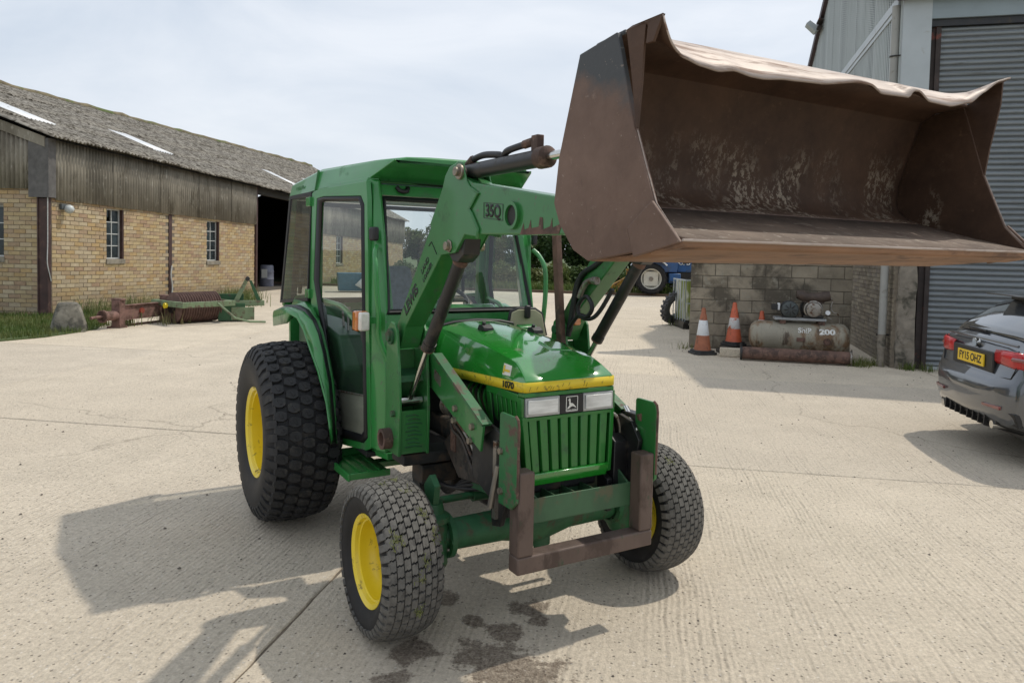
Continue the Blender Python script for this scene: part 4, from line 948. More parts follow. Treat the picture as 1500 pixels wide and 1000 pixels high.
    fl_ = MB().grid([[(x, s*abs(y), z) for x, y, z in L] for L in (FO, FS)])
    FM = [tuple(p_*.45+q_*.55 for p_, q_ in zip(a, b_)) for a, b_ in zip(FS, FD)]
    fl_.grid([[(x, s*abs(y), z) for x, y, z in L] for L in (FM, FD, FD2)])
    obj('fender_top', fl_, m_cab, fe, smooth=45, solid=.008)
    mid_ = [((a[0]+b_[0])/2, -(abs(a[1])+abs(b_[1]))/2-.008, (a[2]+b_[2])/2+.006) for a, b_ in zip(FS, FM)]
    obj('rubber_strip', sidegrid([FS, mid_, FM], s), m_rubber, fe, smooth=60, solid=.006)
    obj('inner_arch', sidegrid([[(x-.05, .56, z-.02) for x, y, z in FD2], [(x-.06, abs(y), z-.03) for x, y, z in FS], [(x-.03, abs(y)-.01, z-.03) for x, y, z in FO]], s), m_blk, fe, smooth=45, solid=.004)
    # grab rail, indicator, round mirror, step
    part('grab_rail', MB().tube(spline([SP(.80, 1.76, -.0), SP(.84, 1.72, .03), SP(.89, 1.64, .05), SP(.905, 1.5, .05), SP(.91, 1.38, .04), SP(.90, 1.25, .03), SP(.93, 1.12, -.01)], 6), .015, 10), m_cab, smooth=60)
    if s < 0:
     il = part('indicator_lamp', MB().box(.785, .805, s*.585, s*.66, 1.285, 1.40), m_rubber, bevel=.004)
     obj('amber_lens', MB().box(.805, .868, s*.592, s*.665, 1.287, 1.398), m_orange, il, bevel=.01, bseg=3)
     obj('clear_lens', MB().box(.8685, .908, s*.595, s*.655, 1.290, 1.395), m_clear, il, bevel=.012, bseg=3)
     obj('lamp_arm', MB().box(.80, .85, s*.53, s*.60, 1.325, 1.36), m_cab, il)
    part('round_mirror', MB().lathe([(.001, 0), (.07, .004), (.085, .02), (.08, .035), (.001, .045)], (.72, s*.50, 1.25), (.5, s*1, .1), 20), m_int, smooth=50)
    sp_ = part('step', MB().hexa([(.36, s*.66, .44), (.79, s*.66, .44), (.79, s*.42, .44), (.36, s*.42, .44)], [(.36, s*.66, .455), (.79, s*.66, .455), (.79, s*.42, .455), (.36, s*.42, .455)]), m_cab, bevel=.003)
    obj('step_lip', MB().box(.36, .80, s*.66, s*.675, .425, .468).box(.785, .80, s*.42, s*.66, .43, .468).box(.36, .375, s*.42, s*.66, .455, .50), m_cab, sp_, bevel=.003)
    for q_ in range(3): obj('tread_rib', MB().box(.40, .76, s*(.46+.06*q_), s*(.475+.06*q_), .455, .463), m_cab, sp_)
    obj('step_bracket', MB().box(.52, .60, s*.2, s*.42, .42, .455).box(.53, .59, s*.3, s*.33, .455, .70), m_load, sp_, bevel=.004)
    # cab side panel behind the post, sill
    part('sill', MB().hexa([(.25, s*.58, .52), (.93, s*.49, .56), (.93, s*.42, .56), (.25, s*.42, .52)], [(.25, s*.585, .55), (.93, s*.495, .60), (.93, s*.42, .60), (.25, s*.42, .55)]), m_cab, bevel=.004)
    part('rear_post', MB().hexa([(-.84, s*.665, 1.30), (-.76, s*.672, 1.30), (-.76, s*.62, 1.30), (-.84, s*.62, 1.30)], [(-.68, s*.655, 2.10), (-.63, s*.657, 2.10), (-.63, s*.61, 2.10), (-.68, s*.61, 2.10)]), m_cab, bevel=.01)
    part('door_post', MB().hexa([(-.13, s*.645, 1.34), (-.05, s*.635, 1.34), (-.05, s*.585, 1.34), (-.13, s*.595, 1.34)], [(-.10, s*.645, 2.11), (-.04, s*.635, 2.11), (-.04, s*.585, 2.11), (-.10, s*.595, 2.11)]), m_cab, bevel=.006)
    part('top_rail', MB().hexa([(-.66, s*.66, 2.09), (-.05, s*.645, 2.10), (-.05, s*.58, 2.10), (-.66, s*.58, 2.09)], [(-.66, s*.655, 2.13), (-.05, s*.64, 2.14), (-.05, s*.57, 2.14), (-.66, s*.57, 2.13)]).hexa([(-.05, s*.645, 2.104), (.66, s*.54, 2.135), (.66, s*.47, 2.135), (-.05, s*.58, 2.104)], [(-.05, s*.635, 2.145), (.66, s*.53, 2.16), (.66, s*.46, 2.16), (-.05, s*.57, 2.145)]), m_cab, bevel=.004)
    part('console', MB().prism([(-.7, .75), (.30, .75), (.36, 1.0), (.25, 1.19), (-.2, 1.26), (-.7, 1.26)], 'y', s*.40, s*.575), m_console, bevel=.02)
    objs('control_lever', MB().cyl((.12, s*.46, 1.2), (.10, s*.46, 1.33), .008, n=8).cyl((.02, s*.46, 1.22), (-.01, s*.46, 1.34), .008, n=8).cyl((.10, s*.46, 1.32), (.095, s*.46, 1.36), .018, n=10).cyl((-.01, s*.46, 1.33), (-.015, s*.46, 1.37), .018, n=10), m_steel, tr)
def WS(y, z, o=0): return (.865-.33*(z-1.4)+o, y, z)
# windscreen: seal, glass, cowl below, header above
wo = [(-.488, 1.375), (.488, 1.375), (.445, 2.058), (-.445, 2.058)]; wi = [(-.462, 1.404), (.462, 1.404), (.420, 2.030), (-.420, 2.030)]
ws_ = part('windscreen', MB().grid([[WS(y, z, .0) for y, z in wo], [WS(y*.5+a*.5, z*.5+b_*.5, .016) for (y, z), (a, b_) in zip(wo, wi)], [WS(y, z, .0) for y, z in wi]], close=True), m_rubber, smooth=60, solid=.006)
obj('windscreen_glass', MB().add([WS(y, z, -.002) for y, z in wi], [[0, 1, 2, 3]]), m_glass, ws_, smooth=0)
obj('wiper', MB().tube([WS(.10, 2.02, .03), WS(.02, 1.8, .03), WS(-.02, 1.62, .022)], .006, 6).box(.68, .72, .07, .13, 2.01, 2.05), m_rubber, ws_)
part('cowl', MB().hexa([(.80, -.485, .95), (.915, -.485, .95), (.915, .485, .95), (.80, .485, .95)], [(.82, -.485, 1.375), (.875, -.485, 1.375), (.875, .485, 1.375), (.82, .485, 1.375)]), m_cab, bevel=.004)
part('firewall', MB().box(.74, .79, -.48, .48, .56, 1.36), m_int, smooth=0); part('cab_floor', MB().box(-.7, .79, -.56, .56, .55, .575), m_int, smooth=0)
hp = part('header_panel', MB().hexa([WS(-.445, 2.062, -.03), WS(-.445, 2.062, .004), WS(.445, 2.062, .004), WS(.445, 2.062, -.03)], [WS(-.44, 2.128, -.03), WS(-.44, 2.128, .004), WS(.44, 2.128, .004), WS(.44, 2.128, -.03)]), m_cab, bevel=.004)
obj('recessed_panel', MB().hexa([WS(-.46, 2.135, -.06), WS(-.46, 2.135, -.022), WS(.46, 2.135, -.022), WS(.46, 2.135, -.06)], [WS(-.46, 2.215, -.05), WS(-.46, 2.215, .012), WS(.46, 2.215, .012), WS(.46, 2.215, -.05)]), m_load, hp, bevel=.004)
for y in (-.345, -.295): obj('plug_hole', MB().cyl(WS(y, 2.185, -.003), WS(y, 2.185, .008), .011, n=10), m_rubber, hp)
obj('vent_knob', MB().tube([WS(-.345, 2.115, .014), WS(-.335, 2.095, .022), WS(-.31, 2.088, .024), WS(-.285, 2.095, .022), WS(-.275, 2.115, .014)], .014, 8), m_rubber, hp, smooth=60)
# roof
rs = []
for (x, w0, zb, zt, c) in ((-.69, .64, 2.085, 2.19, .035), (-.66, .667, 2.085, 2.207, .042), (-.03, .645, 2.118, 2.262, .045), (.63, .525, 2.148, 2.268, .035), (.86, .462, 2.236, 2.264, .018), (.872, .455, 2.243, 2.260, .012)):
    L = [(-w0, zb), (-w0+.004, zb+.012), (-w0+.026, zt-.022), (-w0+.045, zt-.004), (-w0+.085, zt+.006), (-w0*.5, zt+c*.8), (0, zt+c)]
    L = L+[(-y, z) for y, z in L[-2::-1]]
    rs.append([(x, y, z) for y, z in L])
ro = MB().grid(rs); n_ = len(rs[0]); ro.f.append(list(range(n_))); ro.m.append(0); ro.f.append([5*n_+i for i in range(n_)]); ro.m.append(0)
for i in range(5): ro.f.append([i*n_, i*n_+n_-1, (i+1)*n_+n_-1, (i+1)*n_]); ro.m.append(0)
roof = part('cab_roof', ro, m_cab, smooth=22, bevel=.006)
obj('roof_seam', MB().hexa([(-.034, -.651, 2.118), (-.028, -.651, 2.118), (-.028, -.640, 2.118), (-.034, -.640, 2.118)], [(-.034, -.632, 2.25), (-.028, -.632, 2.25), (-.028, -.618, 2.25), (-.034, -.618, 2.25)]), m_load, roof, smooth=0)
obj('roof_gasket', MB().tube([(-.60, -.60, 2.10), (-.03, -.595, 2.128), (.58, -.475, 2.155), (.60, 0, 2.155), (.58, .475, 2.155), (-.03, .595, 2.128), (-.60, .60, 2.10)], .018, 8), m_rubber, roof)
text('roof_script', 'COLD AIR', .03, m_load, roof, (-.40, -.650, 2.155), (1, .02, .03), (0, .18, 1), .003, 1.4)
part('headlining', MB().box(-.6, .6, -.46, .46, 2.125, 2.135), m_seat, smooth=0)
rw = part('rear_window', MB().grid([[(-.80, -.62, 1.32), (-.80, .62, 1.32), (-.66, .61, 2.08), (-.66, -.61, 2.08)], [(-.79, -.57, 1.36), (-.79, .57, 1.36), (-.665, .565, 2.05), (-.665, -.565, 2.05)]], close=True), m_rubber, smooth=0, solid=.012)
obj('rear_glass', MB().add([(-.789, -.57, 1.36), (-.789, .57, 1.36), (-.664, .565, 2.05), (-.664, -.565, 2.05)], [[0, 1, 2, 3]]), m_glass, rw, smooth=0)
part('rear_panel', MB().box(-.80, -.76, -.62, .62, .75, 1.32), m_cab)
# seat, wheel, dash
seat = part('seat', MB().box(-.28, .20, -.22, .22, .98, 1.10), m_seat, bevel=.04, bseg=3)
obj('backrest', MB().hexa([(-.34, -.21, 1.10), (-.22, -.21, 1.10), (-.22, .21, 1.10), (-.34, .21, 1.10)], [(-.44, -.18, 1.62), (-.36, -.18, 1.62), (-.36, .18, 1.62), (-.44, .18, 1.62)]), m_seat, seat, bevel=.04, bseg=3)
obj('seat_base', MB().box(-.2, .12, -.12, .12, .57, .98), m_int, seat)
part('dashboard', MB().prism([(.56, .58), (.74, .58), (.80, 1.36), (.70, 1.42), (.58, 1.34)], 'y', -.20, .30), m_cab, bevel=.02)
swh = part('steering_wheel', MB().tube([Vector((.47+.05*math.cos(t)*-1.7, .05+.18*math.sin(t), 1.42+.155*math.cos(t)*.55)) for t in [2*PI*k/24 for k in range(25)]], .013, 8), m_int, smooth=60)
obj('spokes', MB().cyl((.47, .05, 1.42), (.47, .22, 1.42), .012, n=8).cyl((.47, .05, 1.42), (.47, -.12, 1.42), .012, n=8).cyl((.48, .05, 1.40), (.62, .05, 1.22), .025, n=10), m_int, swh)
mr = part('wing_mirror', MB().prism([(.235, 1.30), (.25, 1.385), (.30, 1.405), (.42, 1.40), (.47, 1.37), (.505, 1.235), (.48, 1.215), (.33, 1.235)], 'x', .985, 1.012), m_mirror, bevel=.008)
obj('mirror_rim', MB().tube([(1.0, y, z) for y, z in [(.275, 1.27), (.235, 1.30), (.25, 1.385), (.30, 1.405), (.42, 1.40), (.47, 1.37), (.505, 1.235)]], .011, 8), m_rubber, mr, smooth=60)
obj('mirror_clip', MB().box(1.012, 1.035, .335, .375, 1.345, 1.425), m_rubber, mr, bevel=.01)
for s in (-1, 1):
    part('shroud_panel', MB().hexa([(.93, s*.29, 1.02), (1.12, s*.28, 1.02), (1.12, s*.43, 1.02), (.93, s*.43, 1.02)], [(.93, s*.29, 1.33), (1.06, s*.285, 1.30), (1.05, s*.41, 1.30), (.93, s*.43, 1.33)]), m_cab, bevel=.006)

# ---- loader: masts, braces, arms, rams, bucket
for s in (-1, 1):
    mpl = [(1.17, .70), (1.36, .70), (1.365, .95), (1.345, 1.15), (1.315, 1.33), (1.285, 1.365), (1.235, 1.375), (1.195, 1.34), (1.175, 1.25)]
    ms = part('loader_mast', MB().prism(mpl, 'y', s*.585, s*.60), m_load, bevel=.003)
    obj('inner_plate', MB().prism(mpl, 'y', s*.43, s*.445), m_load, ms, bevel=.003)
    obj('mast_web', MB().box(1.172, 1.185, s*.446, s*.584, .71, 1.22).box(1.345, 1.355, s*.446, s*.584, .71, .93), m_load, ms, smooth=0)
    obj('mast_pad', MB().hexa([(1.19, s*.446, 1.09), (1.31, s*.446, 1.07), (1.31, s*.584, 1.07), (1.19, s*.584, 1.09)], [(1.19, s*.446, 1.12), (1.30, s*.446, 1.10), (1.30, s*.584, 1.10), (1.19, s*.584, 1.12)]), m_axle, ms)
    tb_ = MB(); 
    for q in range(9): z = .74+.02*q; tb_.tube([(1.356, s*(.47+.01*(q % 3)), z), (1.357, s*.515, z+.008), (1.356, s*(.56-.01*(q % 2)), z+.004)], .0035, 5)
    objs('weld_bead', tb_, m_axle, ms)
    obj('cross_tube_end', MB().lathe([(.036, 0), (.054, 0), (.054, .05), (.036, .05), (.036, 0)], (1.24, s*.598, .77), (0, s, 0), 20), m_rust, ms)
    obj('bore_shade_disc', MB().cyl((1.24, s*.602, .77), (1.24, s*.61, .77), .037, n=18), m_eng, ms)  # dark disc stands in for the shade inside the tube
    b4 = MB(); mesh_bolt(b4, (1.30, s*.60, .91), (0, s, 0), .017, .02); b4.cyl((1.245, s*.40, 1.30), (1.245, s*.625, 1.30), .026, n=14); b4.cyl((1.245, s*.60, 1.30), (1.245, s*.612, 1.30), .042, n=16)
    objs('mast_pin', b4, m_axle, ms)
    part('mast_foot', MB().box(1.17, 1.34, s*.24, s*.56, .64, .698).box(1.16, 1.3, s*.24, s*.44, .52, .62).box(1.12, 1.22, s*.30, s*.42, .34, .62), m_eng, bevel=.006)
    bp_ = [(1.18, 1.17), (1.30, 1.235), (1.37, 1.20), (1.905, .955), (1.885, .835), (1.32, 1.04), (1.18, .98)]
    be = part('brace', MB().prism(bp_, 'y', s*.40, s*.414), m_load, bevel=.003)
    obj('brace_flange', MB().hexa([(1.36, s*.372, 1.207), (1.37, s*.372, 1.219), (1.918, s*.372, .968), (1.905, s*.372, .957)], [(1.36, s*.422, 1.207), (1.37, s*.422, 1.219), (1.918, s*.422, .968), (1.905, s*.422, .957)]), m_loadworn, be)
    b5 = MB()
    for (x, z) in ((1.63, .985), (1.81, .935), (1.79, .865), (1.62, .925)): mesh_bolt(b5, (x, s*.414, z), (0, s, 0), .017, .016)
    objs('bolt', b5, m_bolt, be)
    obj('maker_plate', MB().hexa([(1.38, s*.414, 1.09), (1.45, s*.414, 1.06), (1.45, s*.418, 1.06), (1.38, s*.418, 1.09)], [(1.38, s*.414, 1.14), (1.45, s*.414, 1.11), (1.45, s*.418, 1.11), (1.38, s*.418, 1.14)]), m_steel, be)
    # arm: one bent box beam
    ap = [(1.21, 1.25), (1.19, 1.32), (1.215, 1.35), (1.755, 2.015), (1.79, 2.075), (1.84, 2.105), (2.035, 2.035), (2.66, 1.945), (2.98, 1.915), (3.03, 1.88), (3.02, 1.83), (2.98, 1.805), (2.72, 1.81), (2.13, 1.815), (1.995, 1.822), (1.906, 1.741), (1.745, 1.726), (1.333, 1.354), (1.303, 1.30), (1.265, 1.235)]
    arm = part('loader_arm', MB().prism(ap, 'y', s*.455, s*.562), m_load, bevel=.006, smooth=0)
    gp = [(1.635, 1.868), (1.760, 2.022), (1.79, 2.08), (1.835, 2.115), (1.885, 2.125), (1.92, 2.135), (1.965, 2.125), (1.985, 2.08), (2.005, 2.04), (2.04, 2.01), (2.10, 1.985), (2.03, 1.925), (2.05, 1.90), (2.11, 1.835), (2.10, 1.805), (1.992, 1.816), (1.904, 1.737), (1.752, 1.724), (1.70, 1.76)]
    for yy in ((.562, .570), (.447, .455)): obj('knuckle_plate', MB().prism(gp, 'y', s*yy[0], s*yy[1]), m_load, arm, bevel=.004)
    wl_ = MB().tube([(2.04, s*.565, 2.01), (2.105, s*.566, 1.985), (2.033, s*.566, 1.925), (2.055, s*.566, 1.90), (2.115, s*.566, 1.835), (2.10, s*.566, 1.80)], .007, 6)
    obj('weld_seam', wl_, m_load, arm, smooth=60)
    bb = MB().cyl((1.945, s*.43, 2.085), (1.945, s*.60, 2.085), .020, n=14).cyl((1.945, s*.568, 2.085), (1.945, s*.582, 2.085), .034, n=16).cyl((1.851, s*.40, 1.766), (1.851, s*.595, 1.766), .020, n=14).cyl((1.851, s*.57, 1.766), (1.851, s*.578, 1.766), .030, n=6)
    objs('pivot_pin', bb, m_bolt, arm, smooth=40, bevel=.003)
    obj('ram_ear', MB().prism([(1.80, 1.74), (1.84, 1.80), (1.97, 1.81), (1.96, 1.73), (1.90, 1.695), (1.85, 1.70)], 'y', s*.475, s*.555), m_blk, arm, bevel=.004)
    rg = MB().lathe([(.040, -.004), (.053, -.004), (.053, .014), (.040, .014), (.040, -.004)], (2.386, s*.562, 1.885), (0, s, 0), 24)
    obj('tube_ring', rg, m_load, arm, smooth=40); obj('bore_shade_disc', MB().cyl((2.386, s*.559, 1.885), (2.386, s*.565, 1.885), .041, n=22), m_eng, arm)  # dark end disc painted as the shaded hollow of the tube
    wp_ = [(2.44, 1.812), (2.70, 1.812), (2.72, 1.85), (2.66, 1.835), (2.655, 1.868), (2.645, 1.84), (2.60, 1.83), (2.595, 1.872), (2.575, 1.874), (2.57, 1.84), (2.52, 1.835), (2.515, 1.865), (2.50, 1.836), (2.47, 1.83), (2.465, 1.855)]
    obj('bare_patch', MB().prism(wp_, 'y', s*.5622, s*.5632), m_rust, arm, smooth=0)
    # rams
    lc = part('lift_ram', MB().cyl((1.516, s*.515, 1.272), (1.888, s*.515, 1.746), .031, n=18).cyl((1.51, s*.515, 1.264), (1.535, s*.515, 1.296), .034, n=18), m_blk, smooth=40)
    obj('rod', MB().cyl((1.285, s*.515, .965), (1.53, s*.515, 1.287), .0155, n=14).cyl((1.285, s*.45, .965), (1.285, s*.58, .965), .028, n=14), m_chrome, lc, smooth=40)
    objs('ram_collar', MB().cyl((1.508, s*.515, 1.262), (1.514, s*.515, 1.270), .0345, n=18).cyl((1.845, s*.515, 1.691), (1.862, s*.515, 1.713), .035, n=18), m_rust, lc)
    tcy = part('tilt_ram', MB().cyl((1.91, s*.515, 2.09), (2.50, s*.515, 2.095), .034, n=20), m_blk, smooth=40)
    obj('ram_gland', MB().lathe([(.034, 0), (.041, .005), (.041, .055), (.030, .062), (.016, .064)], (2.49, s*.515, 2.095), (1, 0, .01), 20), m_rust, tcy, smooth=40)
    obj('rod', MB().cyl((2.54, s*.515, 2.096), (3.07, s*.515, 2.10), .0165, n=16), m_chrome, tcy, smooth=40)
    obj('hose', MB().tube(spline([(1.90, s*.515, 2.118), (1.95, s*.515, 2.138), (2.05, s*.515, 2.150), (2.17, s*.51, 2.140), (2.20, s*.505, 2.132), (2.26, s*.515, 2.148), (2.40, s*.515, 2.158), (2.46, s*.515, 2.16)], 5), .0145, 8), m_rubber, tcy, smooth=60)
    objs('hose_fitting', MB().box(2.45, 2.495, s*.50, s*.53, 2.12, 2.182).cyl((2.38, s*.515, 2.157), (2.45, s*.515, 2.162), .018, n=8).cyl((1.89, s*.515, 2.11), (1.96, s*.515, 2.143), .019, n=8), m_rust, tcy, bevel=.003)
part('torque_tube', MB().cyl((2.386, -.455, 1.885), (2.386, .455, 1.885), .045, n=20), m_load, smooth=40)
# decals on the near arm
AX = Vector((.745, 0, .667)); AY = Vector((-.667, 0, .745))
arms = [o for o in tr.children if o.name.startswith('loader_arm')]
text('arm_decal', 'LEWIS', .074, m_text, arms[0], (1.405, -.5625, 1.497), AX, AY, .0015, .98, bold=.003)
text('arm_decal', 'LAND', .040, m_text, arms[0], (1.570, -.5625, 1.672), AX, AY, .0015, 1.0, bold=.0004)
text('arm_decal', 'LOADER', .034, m_text, arms[0], (1.598, -.5625, 1.640), AX, AY, .0015, 1.0, bold=.0004)
da = MB()
for a, b_ in (((1.640, 1.785), (1.700, 1.728)), ((1.61, 1.765), (1.640, 1.785))): da.tube([(a[0], -.5632, a[1]), (b_[0], -.5632, b_[1])], .0022, 4)
objs('arrow_line', da, m_text, arms[0])
text('model_decal', '35Q', .070, m_text, arms[0], (2.228, -.5625, 1.905), (1, 0, -.085), (0, 0, 1), .0015, 1.0, bold=.002)
fb = MB()
for a, b_ in (((2.15, 1.944), (2.307, 1.931)), ((2.307, 1.931), (2.309, 1.868)), ((2.309, 1.868), (2.152, 1.883)), ((2.152, 1.883), (2.15, 1.944))): fb.tube([(a[0], -.5628, a[1]), (b_[0], -.5628, b_[1])], .0016, 4)
objs('border_line', fb, m_text, arms[0])
# brown stand bar and hoses on the far side
part('support_bar', MB().hexa([(1.285, .395, 1.20), (1.335, .395, 1.20), (1.335, .43, 1.20), (1.285, .43, 1.20)], [(1.20, .395, 1.90), (1.25, .395, 1.90), (1.25, .43, 1.90), (1.20, .43, 1.90)]), m_rust, bevel=.004)
hz = MB().tube(spline([(1.35, .44, 1.30), (1.40, .44, 1.50), (1.45, .44, 1.62), (1.56, .45, 1.68), (1.66, .46, 1.74)], 6), .016, 8)
hz.tube(spline([(1.33, .445, 1.27), (1.37, .445, 1.45), (1.41, .445, 1.58), (1.50, .45, 1.66)], 6), .016, 8)
hz.tube(spline([(1.36, .43, 1.32), (1.46, .42, 1.40), (1.54, .42, 1.40), (1.585, .42, 1.455), (1.53, .42, 1.51), (1.46, .42, 1.46), (1.47, .42, 1.40), (1.56, .43, 1.39), (1.63, .44, 1.44), (1.72, .45, 1.56)], 8), .012, 8)
objs('hydraulic_hose', hz, m_rubber, tr, smooth=60)
part('hose_elbow', MB().tube(spline([(1.45, .43, 1.50), (1.48, .43, 1.55), (1.52, .43, 1.59), (1.58, .43, 1.60)], 4), .017, 8).cyl((1.575, .43, 1.60), (1.61, .43, 1.60), .022, n=8), m_steel, smooth=60)
part('rear_marker_lamp', MB().box(1.31, 1.35, .47, .52, 1.33, 1.39), m_orange, bevel=.008)
# bucket
BW = .79
ck = [(3.20, 1.728), (3.13, 1.757), (3.06, 1.83), (3.03, 1.89), (3.05, 2.02), (3.14, 2.29), (3.30, 2.312), (3.315, 2.27), (3.38, 2.06), (3.46, 1.87), (3.55, 1.775)]
inn = [(3.556, 1.783), (3.36, 1.828), (3.16, 1.882), (3.118, 1.898), (3.082, 1.925), (3.062, 1.965), (3.066, 2.03), (3.10, 2.15), (3.145, 2.275), (3.20, 2.303), (3.315, 2.312)]
ysamp = [-BW+2*BW*i/72 for i in range(73)]
def back_wave(x, y, z): return x+.006*mnoise.noise((y*3.1, z*4.0, 2.7))
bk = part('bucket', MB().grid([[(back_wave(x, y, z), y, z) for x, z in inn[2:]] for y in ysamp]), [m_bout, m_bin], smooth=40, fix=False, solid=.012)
obj('floor_plate', MB().grid([[(x, y, z) for x, z in inn[:3]] for y in ysamp]), [m_bund, m_bfl], bk, smooth=40, fix=False, solid=.008)
obj('under_plate', MB().grid([[(x, y, z) for x, z in ((3.555, 1.768), (3.38, 1.747), (3.20, 1.730), (3.13, 1.757), (3.06, 1.83), (3.035, 1.89), (3.05, 2.0))] for y in ysamp[::6]]), m_bund, bk, smooth=40, fix=False, solid=.006)
obj('worn_edge', MB().tube([(3.566, -BW-.02, 1.7835), (3.567, 0, 1.7835), (3.566, BW+.02, 1.7835)], .0035, 6), m_blip, bk)
obj('cutting_edge', MB().hexa([(3.46, -BW-.02, 1.748), (3.562, -BW-.02, 1.768), (3.562, BW+.02, 1.768), (3.46, BW+.02, 1.748)], [(3.46, -BW-.02, 1.760), (3.565, -BW-.02, 1.784), (3.565, BW+.02, 1.784), (3.46, BW+.02, 1.760)]), m_bund, bk, bevel=.003)
lipz = [(-.79, 2.320), (-.772, 2.288), (-.748, 2.262), (-.726, 2.250), (-.692, 2.239), (-.633, 2.227), (-.573, 2.222), (-.512, 2.232), (-.448, 2.225), (-.408, 2.225), (-.314, 2.236), (-.17, 2.244), (.014, 2.272), (.064, 2.271), (.116, 2.252), (.256, 2.258), (.28, 2.282), (.309, 2.284), (.367, 2.258), (.484, 2.258), (.605, 2.284), (.686, 2.33), (.748, 2.372), (.79, 2.385)]
def lip(y):
    for (a, za), (b_, zb) in zip(lipz, lipz[1:]):
        if a <= y <= b_: t = (y-a)/(b_-a); t = .5*t+.5*t*t*(3-2*t); return za+(zb-za)*t
    return lipz[-1][1]
lr = []
for i in range(145):
    y = -BW+2*BW*i/144; z = lip(y); e = max(0, (abs(y)-.70)/.09)
    x = 3.425+.03*e; cz = 2.312+.016*(y+.79)
    rw_ = []
    for t in (0, .25, .5, .75, 1):
        rw_.append((3.315+(x-3.315)*t, y, cz+(z-cz)*t**1.08+.002*math.sin(PI*t)))
    lr.append(rw_)
obj('bent_lip', MB().grid(lr), [m_blip, m_bin], bk, smooth=35, fix=False, solid=.006)
for s in (-1, 1):
    cm = MB().prism(ck, 'y', s*BW, s*(BW+.016)); cm.m = [1 if i == 0 else 0 for i in range(len(cm.m))]
    obj('side_plate', cm, [m_bout, m_bin], bk, smooth=0, bevel=.002, bseg=1)
    obj('wear_plate', MB().prism([(3.375, 1.815), (3.462, 1.878), (3.565, 1.778), (3.40, 1.742)], 'y', s*(BW+.016), s*(BW+.026)), m_bout, bk, smooth=0, bevel=.003)
    tz = 2.318 if s < 0 else 2.388
    if s < 0:
        fz = MB().grid([[(3.335, s*(BW+.010), 2.308), (3.348, s*(BW+.012), 2.262), (3.367, s*(BW+.012), 2.17), (3.384, s*(BW+.012), 2.06)], [(3.392, s*(BW-.004), 2.316), (3.394, s*(BW+.002), 2.262), (3.394, s*(BW+.006), 2.17), (3.390, s*(BW+.012), 2.06)]])
        fz.grid([[(3.335, s*(BW+.010), 2.308), (3.402, s*(BW-.004), 2.316)], [(3.345, s*BW, 2.318), (3.456, s*(BW-.002), 2.321)]])
        fz.grid([[(3.402, s*(BW-.004), 2.316), (3.403, s*(BW+.002), 2.262)], [(3.456, s*(BW-.002), 2.321), (3.425, s*BW, 2.262)]])
    else:
        fz = MB().grid([[(3.29, s*(BW+.008), 2.30), (3.315, s*(BW+.008), 2.26), (3.36, s*(BW+.008), 2.12), (3.379, s*(BW+.008), 2.06)], [(3.43, s*(BW+.004), tz), (3.425, s*(BW+.006), 2.30), (3.395, s*(BW+.008), 2.15), (3.382, s*(BW+.008), 2.055)]])
    obj('folded_corner', fz, m_bin, bk, smooth=0, fix=True, solid=.008)
    obj('worn_edge', MB().tube([(3.383, s*(BW+.008), 2.055), (3.422, s*(BW+.008), 1.96), (3.461, s*(BW+.008), 1.872), (3.552, s*(BW+.008), 1.777)], .0018, 6), m_blip, bk)
    obj('weld_seam', MB().tube([(3.37, s*(BW+.018), 1.812), (3.385, s*(BW+.019), 1.78), (3.405, s*(BW+.018), 1.745)], .005, 6), m_bout, bk)
    for yy in (.44, .575): obj('hinge_bracket', MB().prism([(3.05, 1.83), (3.0, 1.82), (2.97, 1.87), (3.0, 2.08), (3.04, 2.13), (3.085, 2.13), (3.052, 2.0), (3.034, 1.91)], 'y', s*yy, s*(yy+.014)), m_bout, bk, smooth=0)
    obj('hinge_pin', MB().cyl((2.99, s*.42, 1.865), (2.99, s*.61, 1.865), .022, n=14).cyl((3.06, s*.42, 2.10), (3.06, s*.61, 2.10), .018, n=14), m_bolt, bk)
